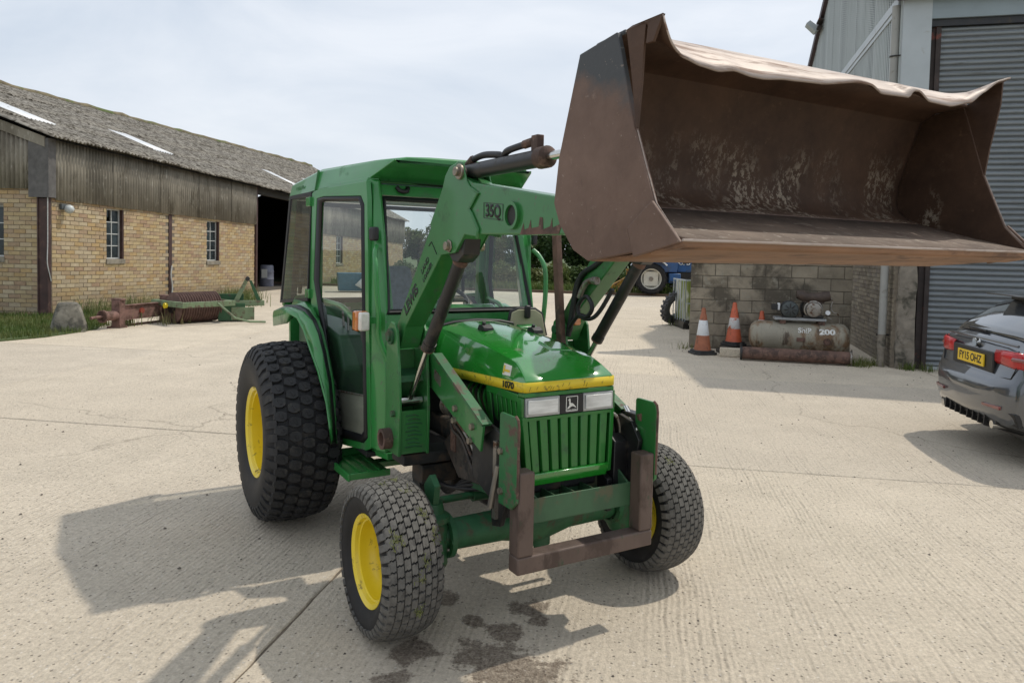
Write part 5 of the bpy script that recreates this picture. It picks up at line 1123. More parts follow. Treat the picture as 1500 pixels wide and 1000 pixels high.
# ================================================================== YARD OBJECTS BY THE SHED
m_orc = M('faded_orange_cone', (.31, .105, .05), .6, var=.2, scale=9, dirt=((.15, .07, .04), .15, 6))
m_orb = M('bright_orange_cone', (.50, .105, .045), .5, var=.15, scale=9, dirt=((.25, .09, .05), .12, 6))
m_sleeve = M('white_reflective_sleeve', (.68, .70, .72), .45, var=.06, dirt=((.35, .32, .28), .04, 9))
m_sleeved = M('torn_reflective_sleeve', (.55, .55, .54), .5, var=.1, dirt=((.42, .11, .05), .22, 7))
m_cbase = M('black_cone_base', (.030, .029, .028), .7, var=.3, scale=9)
def cone(loc, label, h, rb, mat, sm, z0, z1, base, rz=0):
    t = empty('traffic_cone', label, 'traffic cone', loc, rz, 'traffic cones by the block wall')
    b = base; hb = .07 if base > .15 else .035
    obj('base', MB().prism([(-b, -b*.7), (-b*.7, -b), (b*.7, -b), (b, -b*.7), (b, b*.7), (b*.7, b), (-b*.7, b), (-b, b*.7)], 'z', 0, hb*.55).prism([(-b*.85, -b*.6), (-b*.6, -b*.85), (b*.6, -b*.85), (b*.85, -b*.6), (b*.85, b*.6), (b*.6, b*.85), (-b*.6, b*.85), (-b*.85, b*.6)], 'z', hb*.55, hb), m_cbase, t, bevel=.008)
    def rr(z): return rb+(.036-rb)*(z/h)
    obj('body', MB().lathe([(rr(hb)+.012, hb), (rr(hb)+.004, hb+.03), (rr(h*.86), h*.86), (rr(h*.86)-.006, h*.87), (rr(h), h*.97), (rr(h)-.012, h), (.001, h)], (0, 0, 0), (0, 0, 1), 24), mat, t, smooth=40)
    if sm: obj('sleeve', MB().lathe([(rr(z0)+.003, z0), (rr(z0)+.006, z0+.005), (rr(z1)+.006, z1-.005), (rr(z1)+.003, z1)], (0, 0, 0), (0, 0, 1), 24), sm, t, smooth=40)
    return t
cone((3.42, 13.12, 0), 'faded orange cone with clean white band, standing at the wall end', .82, .15, m_orc, m_sleeve, .33, .60, .21, .2)
cone((4.06, 13.42, .13), 'orange cone with torn white band, tilted base on a dark timber', .78, .145, m_orb, m_sleeved, .30, .50, .19, .5)
cone((4.58, 13.48, 0), 'small bright orange cone poking up behind the rusty air tank', .76, .12, m_orb, m_sleeved, .52, .60, .15)
tag(obj('timber', MB().box(-.32, .30, -.13, .13, 0, .06).box(-.26, .33, -.11, .12, .062, .126), M('blackened_timber', (.05, .042, .034), .9, var=.3), None, bevel=.006, loc=(4.08, 13.36, 0)), 'blackened timber baulk lying under the tilted orange cone', 'timber')
kb = tag(obj('kerb_stone', MB().box(-.28, .28, -.07, .07, 0, .15), m_con, None, bevel=.012, loc=(3.93, 12.80, 0)), 'pale concrete kerb stone beside the rusty pipe', 'kerb stone'); kb.rotation_euler = (0, 0, -.25)
WA = math.atan2(-.2495, .9684)
lg = empty('rusty_pipe', 'long dark rusty pipe with end flanges lying before the air tank', 'pipe', (4.74, 12.27, .118), WA)
obj('tube', MB().cyl((-.84, 0, 0), (.84, 0, 0), .105, n=24), m_rust, lg, smooth=40)
obj('flange', MB().cyl((-.87, 0, 0), (-.84, 0, 0), .118, n=20).cyl((-.86, 0, .1), (-.86, 0, .16), .02, n=8), m_blk, lg, smooth=40); obj('flange', MB().cyl((.84, 0, 0), (.865, 0, 0), .118, n=20).box(.87, .885, -.06, .06, -.118, .14), m_steel, lg)
ac = empty('air_compressor', 'rusty air compressor with a motor and pump on its long tank', 'air compressor', (5.02, 12.86, 0), WA)
m_tank = M('streaked_rusty_tank', (.30, .275, .215), .6, .1, var=.2, scale=3, dirt=((.20, .125, .07), .22, 3.2), dirt2=((.09, .065, .045), .14, 6), stretch=(1, 1, .45), bump=.2)
tk = obj('tank', MB().lathe([(.001, -.83), (.10, -.822), (.19, -.79), (.243, -.73), (.258, -.66), (.258, .66), (.243, .73), (.19, .79), (.10, .822), (.001, .83)], (0, 0, .37), (1, 0, 0), 40), m_tank, ac, smooth=40)
objs('weld_band', MB().lathe([(.258, -.008), (.262, 0), (.258, .008)], (.64, 0, .37), (1, 0, 0), 40).lathe([(.258, -.008), (.262, 0), (.258, .008)], (-.64, 0, .37), (1, 0, 0), 40), m_tank, tk, smooth=60)
for x in (-.55, .55): obj('foot', MB().box(x-.05, x+.05, -.18, .18, 0, .16), m_rust, ac, bevel=.006)
obj('bracket', MB().box(-.33, -.23, -.14, .14, .60, .665), m_rust, ac); obj('bracket', MB().box(.30, .40, -.14, .14, .60, .665), m_rust, ac)
obj('motor_plate', MB().box(-.42, .42, -.17, .17, .665, .705), M('pale_grey_plate', (.30, .31, .31), .5, var=.2), ac, bevel=.004)
mo = obj('motor', MB().lathe([(.001, -.20), (.06, -.20), (.12, -.185), (.14, -.16), (.14, .16), (.12, .19), (.001, .2)], (-.17, 0, .845), (0, 1, 0), 24), M('slate_grey_motor', (.055, .065, .065), .55, var=.2), ac, smooth=40)
fm = MB()
for q in range(8):
    an = 2*PI*q/8; fm.cyl((-.17+.03*math.cos(an), -.203, .845+.03*math.sin(an)), (-.17+.11*math.cos(an), -.203, .845+.11*math.sin(an)), .008, n=5)
obj('motor_fan_guard', fm, m_blk, mo); obj('motor_ribs', (lambda f: [f.lathe([(.14, 0), (.147, .004), (.14, .008)], (-.17, -.13+.045*q, .845), (0, 1, 0), 24) for q in range(6)] and f)(MB()), m_int, mo)
obj('motor_foot', MB().box(-.28, -.06, -.12, .12, .705, .74), m_blk, ac); obj('terminal_box', MB().box(-.47, -.37, -.12, .02, .83, .93), m_int, ac, bevel=.008); obj('terminal_cover', MB().box(-.37, -.33, -.10, .0, .83, .95), m_sleeve, ac, bevel=.006)
pu = obj('pump', MB().lathe([(.001, -.21), (.08, -.21), (.12, -.20), (.135, -.17), (.135, -.12), (.155, -.115), (.155, .10), (.001, .10)], (.21, 0, .86), (0, 1, 0), 24), m_steel, ac, smooth=40)
obj('flywheel', MB().lathe([(.12, .12), (.19, .12), (.19, .18), (.12, .18)], (.21, 0, .86), (0, 1, 0), 28), m_blk, pu, smooth=40)
obj('pump_foot', MB().box(.05, .38, -.12, .12, .705, .76), m_blk, ac, bevel=.01)
obj('cylinder_head', MB().tube([(-.06, -.03, 1.11), (.02, -.03, 1.10), (.10, -.03, 1.07), (.24, -.03, 1.065), (.36, -.03, 1.075), (.48, -.03, 1.10)], .09, 12, rad=[.07, .095, .085, .08, .095, .085]).cyl((.1, 0, .98), (.1, 0, 1.08), .07, n=14).cyl((.33, 0, .96), (.33, 0, 1.08), .07, n=14), M('brown_greasy_casting', (.065, .045, .035), .65, var=.4, scale=12, bump=.4), ac, smooth=40)
obj('air_pipe', MB().tube(spline([(.46, -.02, 1.08), (.52, -.05, 1.02), (.50, -.06, .9), (.54, -.08, .82), (.60, -.08, .80), (.64, -.06, .72), (.645, -.05, .60)], 6), .011, 8), m_steel, ac, smooth=60)
ga = obj('pressure_gauge', MB().cyl((.44, -.10, .81), (.44, -.14, .815), .045, n=20), m_steel, ac, smooth=40); obj('dial', MB().cyl((.44, -.1405, .815), (.44, -.143, .8155), .038, n=20), m_sleeve, ga); obj('gauge_pipe', MB().tube([(.44, -.09, .80), (.44, -.07, .73), (.52, -.06, .70)], .012, 8), m_steel, ga)
obj('side_port', MB().cyl((.43, -.20, .33), (.43, -.265, .33), .06, n=18).cyl((.43, -.262, .33), (.43, -.27, .33), .045, n=6), m_rust, ac, smooth=40)
obj('data_plate', MB().box(-.06, .08, -.262, -.255, .31, .38), m_rust, ac, bevel=.003)
def wrap(x0, a0):
    def f(x, y):
        a = a0+y/.258; return Vector((x0+x, -.2595*math.cos(a), .37+.2595*math.sin(a)))
    return f
text('painted_words', 'ShiP', .135, m_white, ac, None, (1, 0, 0), (0, 0, 1), .001, .95, fn=wrap(.07, .52), bold=.003)
text('painted_words', '200', .135, m_white, ac, None, (1, 0, 0), (0, 0, 1), .001, 1.25, fn=wrap(.43, .47), bold=.006)
# pallet tank and tractor tyre beyond the wall
ib = empty('liquid_tank', 'mossy white plastic tank in a steel cage on a pallet', 'tank', (4.60, 17.95, 0), .05)
m_ibc = M('mossy_white_plastic', (.55, .55, .49), .5, var=.12, scale=2, dirt=((.20, .24, .05), .34, 2.6), stretch=(1.5, 1.5, .4))
obj('container', MB().box(-.50, .50, -.5, .5, .19, 1.14), m_ibc, ib, bevel=.05, bseg=3)
pa = obj('pallet', MB().box(-.56, .56, -.56, .56, .13, .175), m_blk, ib)
for x in (-.5, 0, .5): obj('pallet_foot', MB().box(x-.06, x+.06, -.5, .5, 0, .13), m_blk, pa)
cg = MB()
for k in range(6):
    x = -.53+1.06*k/5; cg.cyl((x, -.53, .18), (x, -.53, 1.16), .012, n=6); cg.cyl((-.53, -.53+1.06*k/5, .18), (-.53, -.53+1.06*k/5, 1.16), .012, n=6)
obj('cage', cg.box(-.545, .545, -.545, -.52, 1.14, 1.17).box(-.545, -.52, -.52, .545, 1.14, 1.17).box(-.54, .54, -.542, -.528, .6, .62), m_flash, ib)
sty = MB().lathe([(.26, -.10), (.36, -.15), (.44, -.14), (.475, -.10), (.485, 0), (.475, .10), (.44, .14), (.36, .15), (.26, .10), (.26, -.10)], (0, 0, 0), (1, 0, 0), 40)
for k in range(20):
    for sd in (-1, 1):
        t0 = 2*PI*(k+.5*(sd > 0))/20; b, tt = [], []
        for (yy, dth) in ((0, -.10), (0, .02), (.135, .12), (.135, .0)):
            for L, rr in ((b, .47), (tt, .515)):
                L.append((sd*yy, rr*math.sin(t0+dth), rr*math.cos(t0+dth)))
        sty.hexa(b, tt, 0)
stt = tag(obj('spare_tyre', sty, M('grey_dusty_old_tyre', (.075, .075, .078), .8, var=.3, scale=8), None, smooth=35, loc=(4.08, 18.45, .44)), 'old bar tread tyre leaning upright against the mossy tank', 'tyre'); stt.rotation_euler = (0, .27, -.95); stt.scale = (.55, .84, .84)

# ================================================================== OBJECTS BY THE BARN
sn = MB(); rows = []
for q, (z, wx, wy) in enumerate(((0, .29, .24), (.12, .285, .235), (.35, .23, .19), (.52, .17, .15), (.58, .14, .12))):
    rows.append([(sx_*wx+rnd.uniform(-.02, .02), sy_*wy+rnd.uniform(-.02, .02), z) for sx_, sy_ in ((-1, -1), (0, -1.1), (1, -1), (1.1, 0), (1, 1), (0, 1.1), (-1, 1), (-1.1, 0))])
sn.grid(rows, close=True); sn.f.append([32+i for i in range(8)]); sn.m.append(0)
stn = tag(obj('staddle_stone', sn, M('lichened_guard_stone', (.20, .185, .15), .95, var=.35, scale=5, bump=.6, dirt=((.09, .085, .07), .3, 4)), None, bevel=.02, loc=(-8.62, 14.35, -.02), smooth=30), 'tapered weathered guard stone standing at the barn corner', 'stone'); stn.rotation_euler = (0, 0, .5)
rl = empty('rusty_beam', 'rusty steel beam implement with upright ends on the grass edge', 'implement', (-8.10, 15.05, 0), math.atan2(.97, .24))
m_rustp = M('pinkish_rust_steel', (.19, .105, .085), .85, var=.3, scale=7, bump=.4, dirt=((.10, .055, .04), .3, 5))
obj('plate', MB().box(.05, 1.42, -.02, .02, .16, .44), m_rustp, rl, bevel=.006); obj('plate_flange', MB().box(.05, 1.42, -.06, .06, .44, .455).box(.05, 1.42, -.06, .06, .145, .16), m_rustp, rl)
for x in (.02, 1.42): obj('upright', MB().box(x, x+.16, -.10, .10, .0, .56).box(x+.02, x+.14, -.13, .13, .56, .60).box(x-.02, x+.2, -.12, .12, 0, .03), m_rustp, rl, bevel=.008)
obj('socket', MB().cyl((-.34, 0, .26), (.02, 0, .26), .10, n=14).cyl((-.34, 0, .26), (-.30, 0, .26), .13, n=14).cyl((-.62, 0, .25), (-.34, 0, .26), .03, n=8), m_rustp, rl, smooth=40)
obj('hub', MB().cyl((.72, -.02, .31), (.72, -.06, .31), .06, n=12), M('red_oxide_hub', (.25, .05, .03), .7, var=.3), rl); obj('skid', MB().box(-.1, 1.6, .06, .10, .0, .04), m_rustp, rl)
lr_ = empty('land_roller', 'green framed land roller with ribbed rusty drum beside the barn', 'roller', (-6.98, 15.65, 0), math.atan2(.8, .6))
m_lgreen = M('pale_worn_green_paint', (.16, .22, .12), .6, var=.2, scale=6, dirt=((.12, .09, .06), .2, 7)); m_dgreen = M('deep_green_paint', (.020, .085, .030), .5, var=.2, scale=6, dirt=((.07, .06, .04), .15, 7))
obj('side_beam', MB().box(0, .09, 0, 1.32, .38, .50), m_lgreen, lr_, bevel=.006); obj('side_beam', MB().box(1.16, 1.25, 0, 1.32, .38, .50), m_lgreen, lr_, bevel=.006)
obj('front_beam', MB().box(.09, 1.16, 0, .09, .38, .50), m_lgreen, lr_, bevel=.006); obj('rear_beam', MB().box(.09, 1.16, 1.23, 1.32, .38, .50), m_lgreen, lr_, bevel=.006)
pf = []
for k in range(17):
    x = .14+.98*k/16.5; pf += [(.30, x), (.34, x+.02), (.34, x+.03), (.30, x+.05)]
pf = [(.001, .13)]+pf+[(.001, 1.13)]
dr_ = obj('ribbed_drum', MB().lathe([(r_, h) for r_, h in pf], (0, .66, .345), (1, 0, 0), 28), M('brown_ring_roller', (.13, .075, .060), .8, var=.3, scale=9), lr_, smooth=30)
obj('bearing', MB().cyl((.09, .66, .36), (.13, .66, .36), .13, n=18), m_blk, lr_); obj('bearing_cap', MB().cyl((-.05, .66, .40), (.0, .66, .40), .06, n=14), m_yel, lr_)
obj('drawbar', MB().tube([(.80, -.02, .46), (1.02, -.35, .14), (1.25, -.55, .06), (1.6, -.62, .04)], .025, 8), m_lgreen, lr_)
hs2 = empty('headstock', 'green three point linkage headstock standing against the roller', 'implement', (-6.42, 16.95, 0), math.atan2(.35, .94))
obj('back_plate', MB().box(-.45, .25, .12, .16, .18, .62), m_dgreen, hs2, bevel=.005); obj('lower_box', MB().box(-.30, .28, -.12, .12, .02, .42), m_dgreen, hs2, bevel=.01)
obj('cross_beam', MB().box(-.12, .70, -.10, -.02, .36, .48), m_lgreen, hs2, bevel=.006); obj('front_panel', MB().box(-.02, .48, -.16, -.13, .04, .33), m_lgreen, hs2, bevel=.006)
obj('mast', MB().hexa([(.02, -.06, .46), (.14, -.06, .46), (.14, .0, .46), (.02, .0, .46)], [(.28, -.06, .98), (.36, -.06, .98), (.36, .0, .98), (.28, .0, .98)]), m_lgreen, hs2, bevel=.005)
obj('mast', MB().hexa([(.56, -.05, .40), (.66, -.05, .40), (.66, .0, .40), (.56, .0, .40)], [(.36, -.05, .94), (.42, -.05, .94), (.42, .0, .94), (.36, .0, .94)]), m_dgreen, hs2, bevel=.005)
obj('top_pin', MB().cyl((.33, -.12, .98), (.33, .06, .98), .05, n=12), m_blk, hs2)
bs = empty('blue_trough', 'blue metal trough with a white sheet over one end by the barn', 'trough', (-6.25, 29.2, 0), .3)
obj('body', MB().hexa([(-.6, -.3, .05), (.6, -.3, .05), (.6, .3, .05), (-.6, .3, .05)], [(-.65, -.42, .75), (.65, -.42, .75), (.65, .42, .75), (-.65, .42, .75)]), M('pale_blue_paint', (.06, .14, .22), .6, var=.2), bs, bevel=.01)
obj('white_sheet', MB().grid([[(.0, -.44, .30), (.3, -.45, .12), (.72, -.44, .10)], [(.25, -.45, .55), (.45, -.46, .45), (.73, -.45, .40)], [(.5, -.45, .78), (.6, -.45, .79), (.72, -.44, .78)], [(.5, .44, .77), (.6, .44, .79), (.72, .44, .77)]]), m_sleeve, bs, smooth=60, solid=.01)

# ================================================================== BLUE TRACTOR ON THE FAR VERGE
bt = empty('blue_tractor', 'blue tractor with white wheel centres parked on the far grass', 'tractor', (5.86, 31.75, .06), -.06)
m_blue = M('blue_tractor_paint', (.018, .085, .24), .35, var=.12, scale=4, coat=.3, dirt=((.05, .07, .10), .12, 5)); m_cream = M('cream_wheel_paint', (.55, .53, .46), .5, var=.1, scale=6)
def fwheel(x, y, R, W, rim, sgn):
    wm = obj('wheel', MB().lathe([(.001, -.02), (R*.16, -.02), (R*.2, 0), (R*.45, .02)], (x, y, R), (0, -sgn, 0), 28).lathe([(R*.52, -.02), (R*.60, 0), (R*.60, W*.35), (R*.64, W*.42), (R*.68, W*.40), (R*.64, -.04), (R*.52, -.02)], (x, y, R), (0, -sgn, 0), 32), m_cream, bt, smooth=35)
    a = R*.46; obj('wheel_centre', MB().prism([(x-a*.9, R-a), (x-a, R-a*.9), (x-a, R+a*.9), (x-a*.9, R+a), (x+a*.9, R+a), (x+a, R+a*.9), (x+a, R-a*.9), (x+a*.9, R-a)], 'y', y-sgn*.02, y-sgn*.06), m_cream, wm, bevel=.01)
    obj('hub', MB().cyl((x, y-sgn*.05, R), (x, y-sgn*.10, R), R*.14, n=16), m_steel, wm, smooth=40)
    tm = MB().lathe([(R*.64, -W*.4), (R*.72, -W*.5), (R*.88, -W*.5), (R*.95, -W*.42), (R*.96, 0), (R*.95, W*.42), (R*.88, W*.5), (R*.72, W*.5), (R*.64, W*.4)], (x, y, R), (0, 1, 0), 40)
    for k in range(22):
        for sd in (-1, 1):
            t0 = 2*PI*(k+.5*(sd > 0))/22; b, tt = [], []
            for (yy, dth) in ((0, -.09), (0, .0), (W*.5, .12), (W*.5, .03)):
                for L, rr in ((b, R*.94), (tt, R*1.0)): L.append((x+rr*math.sin(t0+dth), y+sd*yy, R+rr*math.cos(t0+dth)))
            tm.hexa(b, tt, 0)
    obj('tyre', tm, m_tyre, wm, smooth=30)
fwheel(0, -.75, .66, .42, .4, 1); fwheel(0, .75, .66, .42, .4, -1); fwheel(2.25, -.75, .46, .30, .3, 1); fwheel(2.25, .75, .46, .30, .3, -1)
for s in (-1, 1):
    fdn = MB().grid([[(.82*math.sin(a)*1.0, s*yy, .70+.80*math.cos(a)) for yy in (.52, 1.0)] for a in [-.95+.2*k for k in range(10)]])
    obj('fender', fdn, m_blue, bt, smooth=50, solid=.02)
    obj('fender_trim', MB().tube([(.83*math.sin(a), s*1.0, .70+.81*math.cos(a)) for a in [-.95+.2*k for k in range(10)]], .035, 6), m_sleeve, bt, smooth=60)
obj('bonnet', MB().hexa([(1.15, -.32, .95), (2.75, -.28, .95), (2.75, .28, .95), (1.15, .32, .95)], [(1.15, -.30, 1.50), (2.72, -.24, 1.42), (2.72, .24, 1.42), (1.15, .30, 1.50)]), m_blue, bt, bevel=.04)
text('bonnet_name', 'FORD', .22, m_white, bt, (1.40, -.325, 1.33), (1, .02, 0), (0, .05, 1), .006, 1.0, bold=.008)
obj('engine', MB().box(.5, 2.6, -.25, .25, .45, .95), m_blk, bt); obj('fuel_tank', MB().box(.75, 1.25, -.72, -.3, .5, .9), m_blue, bt, bevel=.04); obj('step', MB().box(.8, 1.15, -.85, -.6, .35, .40).box(.8, 1.15, -.85, -.6, .55, .58), m_blk, bt)
obj('cab', MB().hexa([(-.35, -.62, .95), (1.12, -.55, .95), (1.12, .55, .95), (-.35, .62, .95)], [(-.35, -.66, 1.45), (1.15, -.60, 1.45), (1.15, .60, 1.45), (-.35, .66, 1.45)]).box(1.05, 1.15, -.62, -.54, 1.45, 2.45).box(1.05, 1.15, .54, .62, 1.45, 2.45).box(-.38, -.28, -.66, -.58, 1.45, 2.45).box(-.38, -.28, .58, .66, 1.45, 2.45), m_blue, bt, bevel=.01)
obj('cab_roof', MB().box(-.5, 1.25, -.72, .72, 2.45, 2.62), m_blue, bt, bevel=.05); obj('cab_glass', MB().box(-.3, 1.08, -.60, -.585, 1.45, 2.45).box(-.3, 1.08, .585, .60, 1.45, 2.45).box(1.09, 1.10, -.54, .54, 1.45, 2.45), m_glassd, bt)
yi = empty('yellow_implement', 'yellow rusty hitch implement behind the blue tractor', 'implement', (4.72, 31.9, .05), .2)
m_yim = M('faded_yellow_paint', (.40, .22, .03), .6, var=.3, scale=5, dirt=((.14, .07, .03), .25, 6))
obj('beam', MB().hexa([(-.5, -.1, .08), (.35, -.1, .5), (.35, .1, .5), (-.5, .1, .08)], [(-.55, -.1, .28), (.35, -.1, .78), (.35, .1, .78), (-.55, .1, .28)]), m_yim, yi, bevel=.01); obj('mast', MB().box(.22, .36, -.06, .06, .55, 1.05), m_yim, yi); obj('arm', MB().tube([(-.4, -.3, .05), (.0, -.3, .45), (.4, -.3, .5)], .06, 8), m_yim, yi); obj('tine', MB().tube([(.0, .3, .7), (-.35, .3, .4), (-.4, .3, .02)], .04, 6), m_rust, yi)

# ================================================================== GREY ESTATE CAR
car = empty('estate_car', 'dark grey estate car seen from behind with yellow number plate', 'car', (4.26, 6.92, 0), math.atan2(-.15, .989))
m_car = M('dark_grey_metallic_paint', (.075, .084, .098), .28, .55, var=.05, scale=3, coat=1.0)
m_cglass = M('dark_car_glass', (.10, .11, .12), .05, .55, var=.05, coat=1); m_trim = M('black_car_trim', (.014, .014, .015), .45, var=.2)
m_tail = M('red_tail_lamp', (.46, .010, .012), .3, var=.25, scale=14, coat=.35); m_taild = M('dark_red_lens', (.16, .006, .010), .15, coat=1); m_plate = M('yellow_number_plate', (.78, .52, .02), .4, var=.03)
ST = [(.0, .56, .43, .66, .4), (.025, .68, .38, .70, .5), (.055, .77, .35, .735, .6), (.075, .79, .34, .76, .62), (.105, .80, .335, .90, .64), (.125, .80, .33, .985, .64), (.145, .815, .325, 1.02, .66), (.20, .85, .31, 1.06, .66), (.30, .88, .29, 1.145, .64), (.45, .90, .26, 1.262, .61), (.60, .905, .22, 1.365, .585), (.72, .905, .2, 1.425, .575), (1.0, .905, .2, 1.458, .58), (2.1, .905, .2, 1.455, .58), (2.6, .905, .2, 1.40, .57), (3.3, .90, .2, 1.02, .66), (3.9, .89, .2, .93, .66), (4.3, .85, .24, .82, .62), (4.5, .75, .3, .70, .55), (4.58, .6, .38, .58, .45)]
def csec(x, w_, zb, zt, g_):
    zs = min(.985+(.02 if x > .2 else 0), zt-.02); k = .955 if zt > 1.0 else .93
    wv = w_
    pts = [(0, zb), (.82*wv, zb), (.965*wv, zb+.05), (wv, max(zb+.08, min(.56, zt-.08))), (.992*wv, max(zb+.1, min(.78, zt-.05))), (k*wv, zs)]
    if zt > zs+.03: pts += [((k*wv+g_)/2+.02, (zs+zt)/2), (g_+.02, zt-.035), (g_*.75, zt-.004), (0, zt+.012)]
    else: pts += [(k*wv*.98, zs+.006), (k*wv*.93, zt-.004), (g_*.75, zt), (0, zt+.004)]
    pts = [(x+.05*(y/.9)**2*(1 if x < .3 else 0), y, z) for y, z in pts]
    return [(a, -b_, c) for a, b_, c in pts[::-1]]+pts[1:]
css = [csec(*q) for q in ST]; bd = MB().grid(css); n_ = len(css[0])
bd.f.append(list(range(n_))); bd.m.append(0); bd.f.append([(len(css)-1)*n_+i for i in range(n_)]); bd.m.append(0)
obj('body', bd, m_car, car, smooth=40)
def ct(x):
    for a, b_ in zip(ST, ST[1:]):
        if a[0] <= x <= b_[0]: t = (x-a[0])/(b_[0]-a[0]); return a[3]+(b_[3]-a[3])*t, a[4]+(b_[4]-a[4])*t
    return ST[-1][3], ST[-1][4]
gr_ = []
for x in (.225, .30, .375, .45, .525, .60, .66):
    zt, g_ = ct(x); wq = .70 if x < .25 else .70-.22*(x-.25)
    gr_.append([(x-.014+.05*(y/.9)**2*(1 if x < .3 else .3), y, zt+.012-.030*(abs(y)/wq)**3) for y in (-wq, -wq*.9, -wq*.6, 0, wq*.6, wq*.9, wq)])
obj('rear_window', MB().grid(gr_), m_cglass, car, smooth=60, solid=.006)
obj('spoiler', MB().hexa([(.44, -.60, 1.425), (.86, -.60, 1.445), (.86, .60, 1.445), (.44, .60, 1.425)], [(.43, -.60, 1.442), (.86, -.58, 1.470), (.86, .58, 1.470), (.43, .60, 1.442)]), m_car, car, bevel=.008)
obj('brake_lamp', MB().box(.60, .68, -.45, .45, 1.385, 1.424), m_trim, car, bevel=.004)
obj('wiper', MB().tube([(.20, .02, 1.10), (.22, .25, 1.105), (.235, .42, 1.10)], .012, 6), m_trim, car, smooth=60)
obj('tailgate_lip', MB().tube([(.150, -.66, 1.035), (.118, -.4, 1.045), (.108, 0, 1.048), (.118, .4, 1.045), (.150, .66, 1.035)], .012, 8), m_car, car, smooth=60)
obj('tailgate_seam', MB().tube([(.135, .70, 1.0), (.12, .71, .86), (.10, .66, .755), (.07, .3, .735), (.065, 0, .735), (.07, -.3, .735), (.10, -.66, .755), (.12, -.71, .86), (.135, -.70, 1.0)], .005, 5), m_trim, car)
obj('plate_recess', MB().box(.072, .105, -.40, .40, .765, .95), m_trim, car, bevel=.01)
npl = obj('number_plate', MB().box(.056, .070, -.26, .26, .80, .911), m_plate, car, bevel=.003)
text('plate_text', 'FY15 OHZ', .100, m_text, npl, (.0555, 0, .855), (0, -1, 0), (0, 0, 1), .0012, .98, bold=.002)
eb_ = obj('badge', MB().cyl((.125, 0, 1.0), (.09, 0, .995), .042, n=24), m_chrome, car, smooth=40); obj('badge_face', MB().cyl((.089, 0, .995), (.0875, 0, .9948), .036, n=24), M('blue_white_badge', (.35, .42, .5), .3), eb_)
for s in (-1, 1):
    tl = [(.098, .41), (.104, .55), (.118, .68), (.145, .765), (.185, .822), (.26, .870), (.38, .900), (.47, .908)]
    tlm = []
    for i, (x, y) in enumerate(tl):
        zb_, zt_ = (.845+.010*max(0, 2-i), .985-.012*max(0, 1-i)) if i < 6 else (.90, .99)
        tlm.append([(x+.004, s*(y-.012), zb_), (x-.012, s*y, zb_+.02), (x-.014, s*y, zt_-.02), (x+.002, s*(y-.012), zt_)])
    to = obj('tail_lamp', MB().grid(tlm[:4]), m_tail, car, smooth=50, solid=.01); obj('lens', MB().grid(tlm[3:]), m_tail, to, smooth=50, solid=.01)
    obj('lens_bar', MB().tube([(.098, s*.68, .925), (.135, s*.775, .925), (.19, s*.845, .925), (.28, s*.895, .925)], .018, 6), m_taild, to)
    obj('reflector', MB().hexa([(-.004, s*.40, .482), (.028, s*.64, .482), (.09, s*.64, .482), (.06, s*.40, .482)], [(-.006, s*.40, .507), (.024, s*.64, .514), (.09, s*.64, .514), (.06, s*.40, .507)]), m_taild, car, bevel=.003)
    obj('bumper_scoop', MB().hexa([(.04, s*.46, .40), (.12, s*.78, .36), (.16, s*.78, .36), (.10, s*.46, .40)], [(.012, s*.46, .472), (.085, s*.78, .475), (.14, s*.78, .475), (.08, s*.46, .472)]), m_trim, car, bevel=.006)
    for q in range(4): obj('diffuser_fin', MB().prism([(.02, .30), (.35, .22), (.35, .40), (.03, .42)], 'y', s*(.06+.11*q), s*(.075+.11*q)), m_trim, car)
    obj('exhaust', MB().cyl((.04, s*.50, .33), (.25, s*.50, .33), .035, n=14), m_chrome, car)
    for x in (.98, 3.72):
        wv = obj('wheel', MB().lathe([(.001, 0), (.06, 0), (.07, .02), (.20, .03), (.22, 0), (.23, -.02), (.23, -.18)], (x, s*.915, .325), (0, -s, 0), 28), m_steel, car, smooth=40)
        for q in range(5):
            an = 2*PI*q/5; obj('spoke', MB().cyl((x+.05*math.cos(an), s*.91, .325+.05*math.sin(an)), (x+.215*math.cos(an), s*.905, .325+.215*math.sin(an)), .028, .02, 8), m_steel, wv)
        obj('tyre', MB().lathe([(.225, 0), (.25, .012), (.30, .005), (.325, -.03), (.325, -.17), (.3, -.2)], (x, s*.915, .325), (0, -s, 0), 36), m_tyre, wv, smooth=40)
        obj('arch_liner', MB().lathe([(.36, 0), (.36, -.25)], (x, s*.912, .335), (0, -s, 0), 36).cyl((x, s*.70, .335), (x, s*.909, .335), .362, n=36), m_trim, wv, smooth=40)
    wins = []
    for x0, x1 in ((.62, 1.35), (1.40, 2.15), (2.20, 2.95)):
        g2 = []
        for x in (x0, (x0+x1)/2, x1):
            zt, g_ = ct(x); zlo = 1.02; zhi = max(1.05, zt-.06); wl = .865; wh = wl+(g_+.03-wl)*((zhi-.985)/(max(.1, zt-.985)))
            g2.append([(x, s*(wl+.004), zlo), (x, s*((wl+wh)/2+.022), (zlo+zhi)/2), (x, s*(wh+.012), zhi)])
        obj('side_window', MB().grid(g2), m_cglass, car, smooth=60, solid=.006)
obj('diffuser', MB().prism([(.05, .34), (.5, .18), (.5, .30), (.045, .43)], 'y', -.56, .56), m_trim, car, bevel=.006)
obj('underbody', MB().box(.4, 4.2, -.78, .78, .16, .25), m_trim, car)

